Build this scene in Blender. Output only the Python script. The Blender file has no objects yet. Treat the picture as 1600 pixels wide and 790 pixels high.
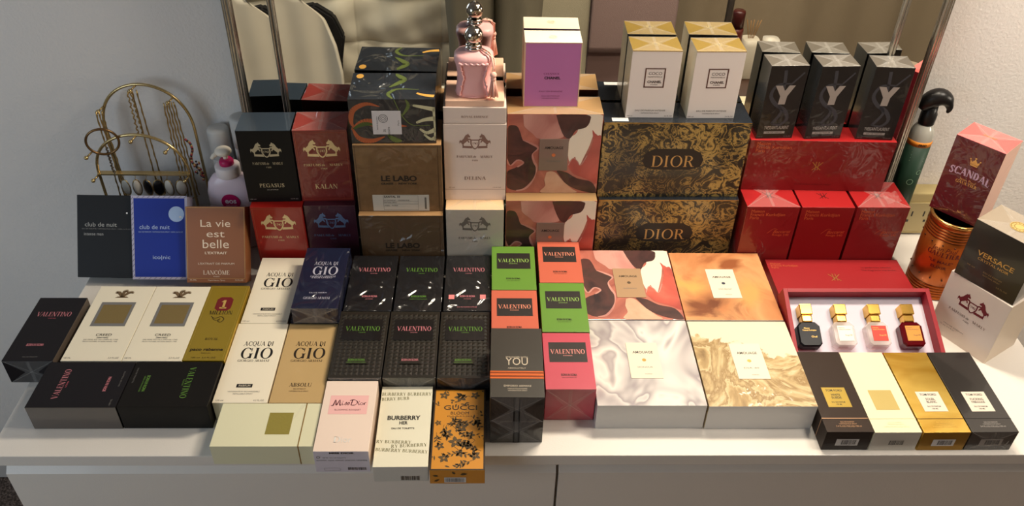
import bpy, bmesh, math, random
from mathutils import Vector, Matrix, Euler
random.seed(7)
PI = math.pi
C = bpy.context.scene.collection
FZ = 78.0                      # dresser top is 78 cm above the floor; authoring is in cm from the dresser's front edge

def P(x, y, z): return Vector((x*.01, y*.01, (z+FZ)*.01))

# ------------------------------------------------------------------ camera, light, exposure
sc = bpy.context.scene
cam = bpy.data.cameras.new('camera'); co = bpy.data.objects.new('camera', cam); C.objects.link(co)
yaw, pit, rol, foc = -0.0349987, 0.6639755, 0.0265021, 1340.777
cyw, syw = math.cos(yaw), math.sin(yaw)
fwd = Vector((-syw*math.cos(pit), cyw*math.cos(pit), -math.sin(pit)))
rt = Vector((cyw, syw, 0)); up = rt.cross(fwd)
r2 = math.cos(rol)*rt + math.sin(rol)*up; u2 = -math.sin(rol)*rt + math.cos(rol)*up
M = Matrix((r2, u2, -fwd)).transposed().to_4x4(); M.translation = P(-9.354, -78.985, 98.76)
co.matrix_world = M
cam.sensor_fit = 'HORIZONTAL'; cam.sensor_width = 36; cam.lens = foc/1600*36; cam.clip_start = .02
sc.camera = co
sc.view_settings.view_transform = 'Standard'; sc.view_settings.look = 'None'
sc.view_settings.gamma = 1; sc.view_settings.use_curve_mapping = False
sc.view_settings.exposure = 0.06
sc.cycles.use_denoising = True
sc.cycles.max_bounces = 8; sc.cycles.caustics_reflective = False; sc.cycles.caustics_refractive = False
w = bpy.data.worlds.new('world'); sc.world = w; w.use_nodes = True
w.node_tree.nodes['Background'].inputs[0].default_value = (.62, .68, .78, 1)
w.node_tree.nodes['Background'].inputs[1].default_value = .3

def area(name, loc, target, sx, sy, power, col):
    l = bpy.data.lights.new(name, 'AREA'); l.shape = 'RECTANGLE'; l.size = sx*.01; l.size_y = sy*.01
    l.energy = power; l.color = col
    o = bpy.data.objects.new(name, l); C.objects.link(o); o.location = P(*loc)
    o.rotation_euler = (P(*target)-P(*loc)).to_track_quat('-Z', 'Y').to_euler(); return o
area('mirror_bounce_key', (36, 46, 108), (28, 18, 0), 44, 8, 14.0, (1, .88, .70))  # added source; stands in for ceiling light thrown back by the mirror
area('ceiling_lamp', (92, 2, 142), (80, 36, 0), 30, 30, 10.0, (1, .89, .75))
area('room_window_light', (-190, -120, 75), (-40, 45, 15), 110, 110, 14.0, (.70, .85, 1))
area('right_wall_fill', (165, -5, 62), (95, 57, 24), 30, 30, 6.0, (1, .88, .72))  # added out of view to brighten the wall at the right end
bl_ = area('rear_room_fill', (45, -88, 160), (45, -150, -40), 200, 40, 18.5, (1, .9, .74)); bl_.data.spread = math.radians(75)  # added fill so the bedding and curtain show brighter in the mirror

# ------------------------------------------------------------------ materials
def lin(c): return c/12.92 if c <= .04045 else ((c+.055)/1.055)**2.4
def col(r, g, b): return (lin(r/255), lin(g/255), lin(b/255), 1)
MATS = {}
def nn(nt, t, **k):
    n = nt.nodes.new(t)
    for a, v in k.items(): setattr(n, a, v)
    return n
def bumpnode(nt, vec, scale, dist, detail=3, strength=1.0, kind='noise', stretch=None, distortion=0):
    tx = nn(nt, 'ShaderNodeTexNoise'); tx.inputs['Scale'].default_value = scale; tx.inputs['Detail'].default_value = detail
    tx.inputs['Distortion'].default_value = distortion
    if stretch:
        mp = nn(nt, 'ShaderNodeMapping'); mp.inputs['Scale'].default_value = stretch
        nt.links.new(vec, mp.inputs['Vector']); vec = mp.outputs[0]
    nt.links.new(vec, tx.inputs['Vector'])
    bp = nn(nt, 'ShaderNodeBump'); bp.inputs['Strength'].default_value = strength; bp.inputs['Distance'].default_value = dist
    nt.links.new(tx.outputs[0], bp.inputs['Height']); return bp
def mat(name, rgb, rough=.5, metal=0, film=0, coat=0, bump=None, pattern=None, spec=.5, trans=0, ior=1.45, alpha=1, emit=None):
    """film: strength of the crinkled clear wrap lying over the print"""
    if name in MATS: return MATS[name]
    m = bpy.data.materials.new(name); m.use_nodes = True; nt = m.node_tree; b = nt.nodes['Principled BSDF']
    c = col(*rgb); b.inputs['Base Color'].default_value = c; m.diffuse_color = c
    b.inputs['Roughness'].default_value = rough; b.inputs['Metallic'].default_value = metal
    b.inputs['Specular IOR Level'].default_value = spec; b.inputs['IOR'].default_value = ior
    b.inputs['Transmission Weight'].default_value = trans; b.inputs['Alpha'].default_value = alpha
    tc = nn(nt, 'ShaderNodeTexCoord'); vec = tc.outputs['Object']
    if pattern: pattern(nt, vec, b)
    if bump: nt.links.new(bumpnode(nt, vec, *bump).outputs[0], b.inputs['Normal'])
    if coat and not film: b.inputs['Coat Weight'].default_value = coat; b.inputs['Coat Roughness'].default_value = .08
    if film:
        b.inputs['Coat Weight'].default_value = min(1, .3+film*.4); b.inputs['Coat Roughness'].default_value = .03 if film <= 1 else .16
        b.inputs['Coat IOR'].default_value = 1.55
        bp = bumpnode(nt, vec, 32, .006*film, 2, .8, stretch=(1, .55, .8), distortion=1.2) if film <= 1 else bumpnode(nt, vec, 21, .02*film, 2, 1, stretch=(1, .6, .8), distortion=.9)
        nt.links.new(bp.outputs[0], b.inputs['Coat Normal'])
    if emit: b.inputs['Emission Color'].default_value = c; b.inputs['Emission Strength'].default_value = emit
    MATS[name] = m; return m
def ramp(nt, fac, stops, interp='LINEAR'):
    r = nn(nt, 'ShaderNodeValToRGB'); cr = r.color_ramp; cr.interpolation = interp
    cr.elements[0].position = stops[0][0]; cr.elements[0].color = col(*stops[0][1])
    cr.elements[1].position = stops[-1][0]; cr.elements[1].color = col(*stops[-1][1])
    for p, c in stops[1:-1]:
        e = cr.elements.new(p); e.color = col(*c)
    nt.links.new(fac, r.inputs[0]); return r.outputs[0]
def noise(nt, vec, scale, detail=4, dist=0, rough=.5, offset=(0, 0, 0), stretch=(1, 1, 1)):
    mp = nn(nt, 'ShaderNodeMapping'); mp.inputs['Location'].default_value = offset; mp.inputs['Scale'].default_value = stretch
    nt.links.new(vec, mp.inputs['Vector'])
    t = nn(nt, 'ShaderNodeTexNoise'); t.inputs['Scale'].default_value = scale; t.inputs['Detail'].default_value = detail
    t.inputs['Distortion'].default_value = dist; t.inputs['Roughness'].default_value = rough
    nt.links.new(mp.outputs[0], t.inputs['Vector']); return t.outputs[0]
def math_(nt, op, a, b=None, clamp=False):
    n = nn(nt, 'ShaderNodeMath', operation=op, use_clamp=clamp)
    for i, v in enumerate((a, b)):
        if v is None: continue
        if isinstance(v, (int, float)): n.inputs[i].default_value = v
        else: nt.links.new(v, n.inputs[i])
    return n.outputs[0]
def pat(stops, scale, **k):
    it = k.pop('interp', 'LINEAR')
    def f(nt, vec, b): nt.links.new(ramp(nt, noise(nt, vec, scale, **k), stops, it), b.inputs['Base Color'])
    return f
def pat_marble(nt, vec, b):        # gilt veins on black paper
    n = noise(nt, vec, 38, 5, 2.0, .62); m = math_(nt, 'ABSOLUTE', math_(nt, 'SUBTRACT', n, .5))
    n2 = noise(nt, vec, 9, 3, .8, .5, (3, 1, 2)); v = math_(nt, 'ADD', m, math_(nt, 'MULTIPLY', math_(nt, 'SUBTRACT', .52, n2), .28))
    nt.links.new(ramp(nt, v, [(0, (176, 146, 80)), (.03, (142, 116, 62)), (.06, (64, 54, 36)), (.09, (36, 32, 27)), (1, (30, 28, 26))]), b.inputs['Base Color'])
def pat_honour(nt, vec, b):        # soft grey petals
    n = noise(nt, vec, 8, 2, 2.4, .45, (1.3, 2.1, 0), (1, .7, 1))
    nt.links.new(ramp(nt, n, [(.2, (134, 124, 126)), (.38, (176, 166, 166)), (.47, (214, 206, 200)), (.5, (158, 148, 150)), (.58, (202, 194, 190)), (.66, (232, 224, 214)), (.72, (170, 160, 160)), (.85, (226, 220, 214))]), b.inputs['Base Color'])
def pat_sea(nt, vec, b):           # ivory above a ragged tan shore
    sp = nn(nt, 'ShaderNodeSeparateXYZ'); nt.links.new(vec, sp.inputs[0])
    n = noise(nt, vec, 16, 6, .6, .6); n2 = noise(nt, vec, 9, 5, 2.2, .6, (5, 2, 0))
    yv = math_(nt, 'MULTIPLY', math_(nt, 'SUBTRACT', sp.outputs['Y'], .118), 9)
    xv = math_(nt, 'MULTIPLY', math_(nt, 'ADD', sp.outputs['X'], -.02), 3.5)
    k = math_(nt, 'ADD', math_(nt, 'ADD', yv, xv), math_(nt, 'MULTIPLY', math_(nt, 'SUBTRACT', n, .5), 1.1))
    lo = ramp(nt, n2, [(.25, (128, 100, 62)), (.42, (178, 148, 100)), (.5, (214, 190, 146)), (.54, (150, 120, 76)), (.62, (196, 170, 124)), (.75, (236, 220, 186))])
    mx = nn(nt, 'ShaderNodeMix', data_type='RGBA'); nt.links.new(ramp(nt, k, [(.0, (0, 0, 0)), (.03, (255, 255, 255))]), mx.inputs[0])
    nt.links.new(lo, mx.inputs[6]); mx.inputs[7].default_value = col(228, 214, 186); nt.links.new(mx.outputs[2], b.inputs['Base Color'])
def pat_carpet(nt, vec, b):
    nt.links.new(ramp(nt, noise(nt, vec, 220, 3), [(.3, (52, 42, 36)), (.5, (98, 82, 72)), (.7, (150, 130, 118))]), b.inputs['Base Color'])
def pat_quilt(nt, vec, b):
    nt.links.new(ramp(nt, noise(nt, vec, 5, 4), [(.3, (206, 196, 172)), (.7, (228, 220, 198))]), b.inputs['Base Color'])
def pat_sheet(nt, vec, b):
    nt.links.new(ramp(nt, noise(nt, vec, 3, 3), [(.3, (216, 206, 184)), (.7, (232, 224, 204))]), b.inputs['Base Color'])
def pat_gold(nt, vec, b):
    nt.links.new(ramp(nt, noise(nt, vec, 9, 3, .6, .5, (0, 0, 0), (1, 2, 1)), [(.3, (196, 146, 44)), (.6, (246, 206, 104))]), b.inputs['Base Color'])
def film_x():                      # translucent overlap of folded clear wrap
    if 'wrap_fold' in MATS: return MATS['wrap_fold']
    m = bpy.data.materials.new('wrap_fold'); m.use_nodes = True; nt = m.node_tree; nt.nodes.clear()
    o = nn(nt, 'ShaderNodeOutputMaterial'); mx = nn(nt, 'ShaderNodeMixShader'); mx.inputs[0].default_value = .1
    tr = nn(nt, 'ShaderNodeBsdfTransparent'); pb = nn(nt, 'ShaderNodeBsdfPrincipled')
    pb.inputs['Base Color'].default_value = col(230, 226, 220); pb.inputs['Roughness'].default_value = .12
    nt.links.new(tr.outputs[0], mx.inputs[1]); nt.links.new(pb.outputs[0], mx.inputs[2]); nt.links.new(mx.outputs[0], o.inputs[0])
    MATS['wrap_fold'] = m; return m

# ------------------------------------------------------------------ mesh helpers (cm)
def link(name, bm, mats, parent=None, smooth=False, scale=.01):
    me = bpy.data.meshes.new(name)
    bmesh.ops.scale(bm, vec=(scale,)*3, verts=bm.verts)
    bm.to_mesh(me); bm.free()
    for m in (mats if isinstance(mats, (list, tuple)) else [mats]): me.materials.append(m)
    if smooth:
        for p in me.polygons: p.use_smooth = True
    o = bpy.data.objects.new(name, me); C.objects.link(o)
    if parent: o.parent = parent
    return o
def tag(o, label, cat, group=None, kind=None):
    if label: o['label'] = label
    if cat: o['category'] = cat
    if group: o['group'] = group
    if kind: o['kind'] = kind
    return o
def root(name, label, cat, loc, yaw=0, lean=0, group=None):
    o = bpy.data.objects.new(name, None); C.objects.link(o); o.location = P(*loc); o.empty_display_size = .02
    o.rotation_euler = (Matrix.Rotation(math.radians(yaw), 3, 'Z') @ Matrix.Rotation(math.radians(lean), 3, 'X')).to_euler()
    return tag(o, label, cat, group)
def bmbox(bm, x0, x1, y0, y1, z0, z1, bev=0, seg=1, mi=0):
    r = bmesh.ops.create_cube(bm, size=1); vs = r['verts']
    for v in vs: v.co = Vector(((x0+x1)/2+v.co.x*(x1-x0), (y0+y1)/2+v.co.y*(y1-y0), (z0+z1)/2+v.co.z*(z1-z0)))
    fs = {f for v in vs for f in v.link_faces}
    for f in fs: f.material_index = mi
    if bev: bmesh.ops.bevel(bm, geom=list({e for v in vs for e in v.link_edges}), offset=bev, segments=seg, affect='EDGES', profile=.6)
def newbm(): return bmesh.new()
def boxobj(name, dims, m, parent=None, bev=.06, seg=1):
    bm = newbm(); bmbox(bm, *dims, bev, seg); return link(name, bm, m, parent)
def lathe(bm, prof, n=32, c=(0, 0, 0), mi=0, sup=None, sx=1, sy=1):
    rings = []
    for r, z in prof:
        ring = []
        for i in range(n):
            a = 2*PI*i/n; ca, sa = math.cos(a), math.sin(a)
            if sup: k = (abs(ca)**sup+abs(sa)**sup)**(-1/sup)
            else: k = 1
            ring.append(bm.verts.new((c[0]+r*k*ca*sx, c[1]+r*k*sa*sy, c[2]+z)))
        rings.append(ring)
    for a, b in zip(rings, rings[1:]):
        for i in range(n): bm.faces.new((a[i], a[(i+1) % n], b[(i+1) % n], b[i])).material_index = mi
    if prof[0][0] > 1e-4: bm.faces.new(rings[0][::-1]).material_index = mi
    if prof[-1][0] > 1e-4: bm.faces.new(rings[-1]).material_index = mi
def tube(bm, pts, r, n=8, closed=False, mi=0):
    pts = [Vector(p) for p in pts]; rings = []; N = len(pts)
    for i, p in enumerate(pts):
        a = pts[(i-1) % N] if closed or i else p; b = pts[(i+1) % N] if closed or i < N-1 else p
        t = (b-a).normalized(); u = t.cross(Vector((0, 0, 1)) if abs(t.z) < .9 else Vector((1, 0, 0))).normalized(); v = t.cross(u)
        rr = r[i] if isinstance(r, (list, tuple)) else r
        rings.append([bm.verts.new(p+rr*(math.cos(2*PI*k/n)*u+math.sin(2*PI*k/n)*v)) for k in range(n)])
    for i in range(N if closed else N-1):
        a, b = rings[i], rings[(i+1) % N]
        best = min(range(n), key=lambda s: (a[0].co-b[s].co).length)
        for k in range(n): bm.faces.new((a[k], a[(k+1) % n], b[(k+1+best) % n], b[(k+best) % n])).material_index = mi
    if not closed: bm.faces.new(rings[0][::-1]); bm.faces.new(rings[-1])
def ball(bm, c, r, seg=12, mi=0, scale=(1, 1, 1)):
    q = bmesh.ops.create_uvsphere(bm, u_segments=seg, v_segments=max(6, seg*2//3), radius=r)
    for v in q['verts']:
        v.co = Vector((v.co.x*scale[0], v.co.y*scale[1], v.co.z*scale[2]))+Vector(c)
        for f in v.link_faces: f.material_index = mi

# ------------------------------------------------------------------ lettering
FONT = {}
def bfont(s, bold=0, shear=0):
    k = (s, bold, shear)
    if k in FONT: return FONT[k]
    cu = bpy.data.curves.new('t', 'FONT'); cu.body = s; cu.size = 1; cu.resolution_u = 3; cu.offset = bold; cu.shear = shear
    ob = bpy.data.objects.new('t', cu); C.objects.link(ob)
    dg = bpy.context.evaluated_depsgraph_get(); me = bpy.data.meshes.new_from_object(ob.evaluated_get(dg))
    pol = [[tuple(me.vertices[i].co[:2]) for i in p.vertices] for p in me.polygons]
    bpy.data.objects.remove(ob); bpy.data.curves.remove(cu); bpy.data.meshes.remove(me)
    FONT[k] = pol; return pol
def _rc(x0, y0, x1, y1): return [(x0, y0), (x1, y0), (x1, y1), (x0, y1)]
def _dg(xa, xb, w, y0=0, y1=1): return [(xa, y0), (xa+w, y0), (xb+w, y1), (xb, y1)]
def _bw(cx, cy, rx, ry, a0, a1, th, tn, n=14):
    out = []
    for i in range(n):
        p, q = (math.radians(a0+(a1-a0)*j/n) for j in (i, i+1))
        out.append([(cx+rx*math.cos(p), cy+ry*math.sin(p)), (cx+rx*math.cos(q), cy+ry*math.sin(q)),
                    (cx+(rx-th)*math.cos(q), cy+(ry-tn)*math.sin(q)), (cx+(rx-th)*math.cos(p), cy+(ry-tn)*math.sin(p))])
    return out
def serif_glyph(c, T=.17, t=.05):
    s = lambda x, y, h=.13: _rc(x-h, y-(t if y > .5 else 0), x+h, y+(0 if y > .5 else t))
    st = lambda x, w=T: [_rc(x, 0, x+w, 1), s(x+w/2, 0), s(x+w/2, 1)]
    if c == 'A': return .86, [_dg(.06, .40, t), _dg(.64, .34, T), _rc(.2, .3, .66, .3+t), s(.08, 0, .1), s(.72, 0)]
    if c == 'B': return .72, st(.1)+_bw(.34, .755, .28, .245, -90, 90, T*.9, t)+_bw(.36, .27, .33, .27, -90, 90, T, t)+[_rc(.1, 1-t, .36, 1), _rc(.1, 0, .38, t), _rc(.1, .5, .36, .5+t)]
    if c in 'CG':
        g = _bw(.44, .5, .4, .52, 42, 318, T, t)+[_rc(.72, .66, .72+t, .98)]
        return .82 if c == 'C' else .9, g+([_rc(.66, .02, .66+T*.9, .42), s(.66+T/2, .42, .14)] if c == 'G' else [_rc(.72, .04, .72+t, .2)])
    if c == 'D': return .86, st(.1)+_bw(.36, .5, .44, .5, -90, 90, T, t)+[_rc(.1, 1-t, .38, 1), _rc(.1, 0, .38, t)]
    if c in 'EF': return .68, st(.1)+[_rc(.1, 1-t, .6, 1), _rc(.56, .74, .6, 1), _rc(.1, .5, .46, .5+t), _rc(.43, .4, .46, .65)]+([_rc(.1, 0, .64, t), _rc(.6, 0, .64, .28)] if c == 'E' else [])
    if c == 'H': return .92, st(.1)+st(.66)+[_rc(.1, .5, .7, .5+t)]
    if c == 'I': return .38, st(.1)
    if c == 'J': return .5, [_rc(.24, .2, .24+T, 1), s(.32, 1)]+_bw(.2, .2, .21, .24, 180, 360, .1, t)
    if c == 'K': return .86, st(.1)+[_dg(.24, .66, t, .42, 1), _dg(.62, .3, T, 0, .56), s(.7, 0), s(.68, 1)]
    if c == 'L': return .66, st(.1)+[_rc(.1, 0, .62, t), _rc(.58, 0, .62, .3)]
    if c == 'M': return 1.06, [_rc(.12, 0, .12+t, 1), s(.14, 0, .1), _dg(.44, .1, T), _dg(.46, .8, t), _rc(.8, 0, .8+T, 1), s(.88, 0), s(.9, 1, .1), s(.12, 1, .08)]
    if c == 'N': return .9, [_rc(.12, 0, .12+t, 1), s(.14, 0, .1), _dg(.64, .08, T), _rc(.76, 0, .76+t, 1), s(.78, 1, .1), s(.1, 1, .09)]
    if c in 'OQ' or c in 'ÒÔ':
        g = _bw(.46, .5, .42, .52, 0, 360, T, t, 26)
        if c == 'Q': g += [_dg(.7, .46, .14, -.22, .06)]
        if c == 'Ò': g += [[(.36, 1.3), (.46, 1.3), (.54, 1.1), (.48, 1.1)]]
        if c == 'Ô': g += [_dg(.32, .44, .05, 1.1, 1.26), _dg(.58, .46, .05, 1.1, 1.26)]
        return .92, g
    if c in 'PR':
        g = st(.1)+_bw(.34, .745, .3, .255, -90, 90, T, t)+[_rc(.1, 1-t, .36, 1), _rc(.1, .49, .36, .49+t)]
        return (.7, g) if c == 'P' else (.82, g+[_dg(.6, .34, T, 0, .5), s(.7, 0, .1)])
    if c == 'S': return .66, _bw(.33, .75, .25, .27, 25, 230, T*.85, t)+_bw(.33, .27, .28, .29, -155, 60, T*.85, t)+[[(.14, .62), (.3, .72), (.56, .42), (.4, .3)], _rc(.54, .7, .54+t, .98), _rc(.06, .02, .06+t, .32)]
    if c == 'T': return .78, [_rc(.31, 0, .31+T, 1), s(.4, 0), _rc(.04, 1-t, .74, 1), _rc(.04, .72, .08, 1), _rc(.7, .72, .74, 1)]
    if c == 'U': return .9, [_rc(.1, .3, .1+T, 1), s(.18, 1), _rc(.74, .3, .74+t, 1), s(.76, 1, .1)]+_bw(.445, .3, .345, .32, 180, 360, .12, t)
    if c == 'V': return .86, [_dg(.36, .04, T), _dg(.42, .76, t), s(.12, 1), s(.78, 1, .1)]
    if c == 'W': return 1.24, [_dg(.28, .04, T), _dg(.34, .6, t), _dg(.74, .48, T), _dg(.8, 1.12, t), s(.12, 1), s(1.14, 1, .1)]
    if c == 'X': return .84, [_dg(.58, .08, T), _dg(.1, .68, t), s(.66, 0), s(.16, 1), s(.12, 0, .1), s(.7, 1, .1)]
    if c == 'Y': return .82, [_rc(.34, 0, .34+T, .46), s(.42, 0), _dg(.34, .06, T, .44, 1), _dg(.45, .7, t, .46, 1), s(.14, 1), s(.72, 1, .1)]
    if c == 'Z': return .74, [_dg(.06, .46, T*1.2), _rc(.06, 1-t, .66, 1), _rc(.06, 0, .68, t)]
    return .34, []
def serif(s, wt=.17, thin=.05, gap=.04):
    x = 0; out = []
    for ch in s:
        w, g = serif_glyph(ch, wt, thin)
        out += [[(a+x, b) for a, b in p] for p in g]; x += w+gap
    return out
def fit(pol, cx, y0, w, cap, ang=0, capy=None):
    if not pol: return []
    xs = [p[0] for q in pol for p in q]; ys = [p[1] for q in pol for p in q]
    sx = w/(max(xs)-min(xs)); sy = cap/(capy or max(ys)); mx = (max(xs)+min(xs))/2; a = math.radians(ang); ca, sa = math.cos(a), math.sin(a)
    return [[(cx+(x-mx)*sx*ca-y*sy*sa, y0+(x-mx)*sx*sa+y*sy*ca) for x, y in q] for q in pol]
def S(s, cx, y0, w, cap, ang=0, wt=.17, thin=.05): return fit(serif(s, wt, thin), cx, y0, w, cap, ang, 1)
def Bt(s, cx, y0, w, cap, ang=0, bold=0, shear=0): return fit(bfont(s, bold, shear), cx, y0, w, cap, ang)
def stroke(pts, wd):
    """a pen line of varying width as quads"""
    out = []; N = len(pts)
    for i in range(N-1):
        (x0, y0), (x1, y1) = pts[i], pts[i+1]; L = math.hypot(x1-x0, y1-y0) or 1; nx, ny = -(y1-y0)/L, (x1-x0)/L
        a = wd(i/(N-1))/2; b = wd((i+1)/(N-1))/2
        out.append([(x0-nx*a, y0-ny*a), (x1-nx*b, y1-ny*b), (x1+nx*b, y1+ny*b), (x0+nx*a, y0+ny*a)])
    return out
def curve(pts, n=6):
    o = []
    for i in range(len(pts)-1):
        p0 = pts[max(0, i-1)]; p1 = pts[i]; p2 = pts[i+1]; p3 = pts[min(len(pts)-1, i+2)]
        for k in range(n):
            t = k/n
            o.append(tuple(.5*(2*b+(c-a)*t+(2*a-5*b+4*c-d)*t*t+(3*b-a-3*c+d)*t**3) for a, b, c, d in zip(p0, p1, p2, p3)))
    return o+[tuple(pts[-1])]
def disc(cx, cy, rx, ry=None, n=20): return [(cx+rx*math.cos(2*PI*i/n), cy+(ry or rx)*math.sin(2*PI*i/n)) for i in range(n)]
def ring(cx, cy, r, wd, n=24): return _bw(cx, cy, r, r, 0, 360, wd, wd, n)
def rect(cx, cy, w, h): return _rc(cx-w/2, cy-h/2, cx+w/2, cy+h/2)
def frame(x0, y0, x1, y1, t): return [_rc(x0, y0, x1, y0+t), _rc(x0, y1-t, x1, y1), _rc(x0, y0+t, x0+t, y1-t), _rc(x1-t, y0+t, x1, y1-t)]
def barcode(cx, cy, w, h, n=22):
    r = random.Random(int(cx*100+w*10)); o = []; x = cx-w/2
    while x < cx+w/2-.05:
        a = r.choice((.04, .06, .1)); o.append(_rc(x, cy-h/2, min(x+a, cx+w/2), cy+h/2)); x += a+r.choice((.04, .06, .1))
    return o
HORSE = [(.12, 0), (.25, 0), (.22, .14), (.3, .24), (.42, .32), (.52, .42), (.6, .4), (.66, .28), (.75, .3), (.7, .44), (.63, .5), (.74, .54), (.84, .48), (.91, .55), (.8, .65), (.63, .65), (.6, .75), (.7, .73), (.8, .74), (.83, .83), (.72, .93), (.67, 1.0), (.62, 1.09), (.57, 1.0), (.44, .96), (.33, .82), (.24, .64), (.13, .54), (.03, .46), (-.06, .53), (-.15, .38), (-.12, .16), (-.07, .3), (.01, .3), (.04, .22), (.14, .14)]
def crest(cx, cy, w):
    k = w/2.1; o = []
    tr = lambda p: [(cx+x*k, cy+(y-.62)*k) for x, y in p]
    o.append(tr([(-1.05+x*.86, .28+y) for x, y in HORSE])); o.append(tr([(1.05-x*.86, .28+y) for x, y in HORSE])[::-1])
    o += [tr(q) for q in stroke([(-.3, .8), (.3, .8), (.3, .45), (.17, .16), (0, .02), (-.17, .16), (-.3, .45), (-.3, .8)], lambda t: .09)]
    o += [tr([(-.95, .12), (-.2, .08), (-.28, .28), (-.92, .3)]), tr([(.95, .12), (.92, .3), (.28, .28), (.2, .08)])]
    o += [tr(q) for q in fit(bfont('1743', .01), 0, .42, .42, .18)]
    return o

# ------------------------------------------------------------------ cartons
BX = {
'amA1':(14.6,23.5,0,0,0,16.05,18.2,4.95),'amA2':(30.8,23.4,0,0,0,16.0,17.7,4.95),'amA3':(14.6,5.05,0,0,0,16.05,18.2,4.95),'amA4':(30.85,4.9,0,0,0,16.0,18.2,4.95),
'tf1':(42.62,1.0,0,0,0,6.8,16.2,3.92),'tf2':(49.57,.9,0,0.2,0,6.85,16.2,3.92),'tf3':(56.7,.9,0,.4,0,6.85,16.2,3.92),'tf4':(63.72,.95,0,.4,0,6.85,16.2,3.92),
'val_left':(-78.87,14.24,0,0.3,0,7.64,14.5,4.63),'val_a':(-68.98,5.0,0,0,0,12.8,9.05,4.6),'val_b':(-56.02,5.08,0,0,0,12.8,9.05,4.6),
'miss':(-29.47,-2.77,0,0,0,7.6,13.15,4.44),'burb':(-21.27,-4.4,0,.4,0,7.55,14.85,3.17),'gucci':(-13.48,-4.8,0,0,0,7.6,15.0,2.9),
'cream':(-40.63,-1.4,0,0,0,14.3,7.9,3.83),
'gio1':(-45.45,23.6,0,0,0,7.5,16.9,3.85),'giohid':(-37.4,23.6,0,0,0,7.4,15.0,4.4),'prof':(-36.85,23.05,4.42,0,0,7.39,15.65,3.13),'gio2':(-45.45,6.6,0,0,0,7.95,16.9,3.85),'absolu':(-37.35,6.6,0,0,0,7.8,16.9,3.85),
'V1':(-29.0,25.4,0,0,0,7.75,14.4,5),'V2':(-20.9,25.4,0,0,0,7.75,14.4,5),'V3':(-12.8,25.5,0,0,0,7.75,14.4,5),
'V4':(-29.2,10.5,0,0,0,7.9,14.7,5),'V5':(-21.1,10.52,0,0,0,7.9,14.7,5),'V6':(-13.0,10.5,0,0,0,7.9,14.7,5),
'green1':(-5.05,28.8,0,0,0,7.45,11.7,6.67),'coral2':(-5.1,16.9,0,0,0,7.45,11.75,6.67),'coral1':(2.95,30.68,0,0,0,7.4,11.25,6.67),'green2':(2.85,18.72,0,0,0,7.45,11.85,6.67),'pink3':(2.76,6.65,0,0,0,7.38,11.85,6.67),
'you_lo':(-5.2,2.4,0,0,0,7.6,13.8,4.98),'you':(-5.25,2.05,4.99,-.6,0,7.6,13.9,5.03),
'creed1':(-69.55,14.5,0,0,0,9.1,17.45,4.4),'creed2':(-60.4,14.5,0,0,0,9.0,17.45,4.4),'million':(-52.7,14.6,0,0,0,6.4,17.6,4.4),
'amu_lo':(1.46,42.05,0,.5,0,15.65,8,15.38),'amu':(1.48,44.47,15.39,.6,0,15.69,6.0,15.39),'chance':(.75,46.85,30.79,.6,0,9.05,4.6,11.28),
'dior_lo':(22.05,43.6,0,.4,0,24.57,7.5,14.66),'dior':(21.8,44.56,14.67,.6,0,24.57,6.9,14.67),'cocoA':(17.1,46.1,29.35,.4,0,7.95,5.2,11.92),'cocoB':(27.25,46.1,29.35,1.4,0,7.95,5.1,11.92),
'b1':(39.75,41.25,0,0,0,9.2,8,14.95),'b2':(49.3,41.2,0,0,0,9.2,8,14.95),'b3':(59.0,41.3,0,0,0,9.2,8,14.95),
'mfk':(47.61,46.4,14.96,-1.0,0,24.97,4.9,10.05),'Y1':(39.12,47.2,25.02,3.2,0,6.3,4.25,13.4),'Y2':(47.39,47.2,25.02,3.2,0,6.3,4.25,13.4),'Y3':(56.2,47.0,25.02,-3.1,0,6.3,4.3,13.4),
'herod':(-45.63,41.65,0,.8,0,8.8,7.6,13.93),'oaj':(-36.65,42.25,0,1.0,0,8.8,7.2,13.93),'peg':(-46.05,43.3,13.94,1.9,0,8.84,6.2,13.93),'kalan':(-36.95,43.65,13.94,2.6,0,8.84,6.2,13.93),
'lab_lo':(-24.33,40.55,0,.6,0,14.4,9,13.15),'lab':(-24.33,41.8,13.16,.8,0,14.4,8.5,13.15),'obs':(-24.74,42.28,26.32,1.2,0,13.7,9.1,8.02),
'pdmw':(-11.7,40.6,0,.5,0,9.9,9,14.43),'delina':(-11.65,43.55,14.44,.5,0,10.3,7.6,14.84),
'cdn':(-76.1,37.4,1.73,-1.0,-35,9.5,3.0,14.35),'ico':(-66.4,37.0,1.69,0,-34,9.5,3.0,14.35),'lav':(-56.5,36.1,1.75,0,-33,10.2,3.2,13.2),
'scandal':(68.65,37.31,16.0,-48.9,0,7.95,6.2,14.1),'vers':(68.75,22.94,12.3,-55.4,0,9.95,6.9,10.6),'pdmr':(68.63,22.99,0,-58,0,10.6,8.4,12.25),
'tray':(51.36,18.3,0,0.3,24.6,24.4,12.0,3.5),'lid':(52.5,26.0,0,0,0,24.1,15.2,3.5),
}
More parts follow.
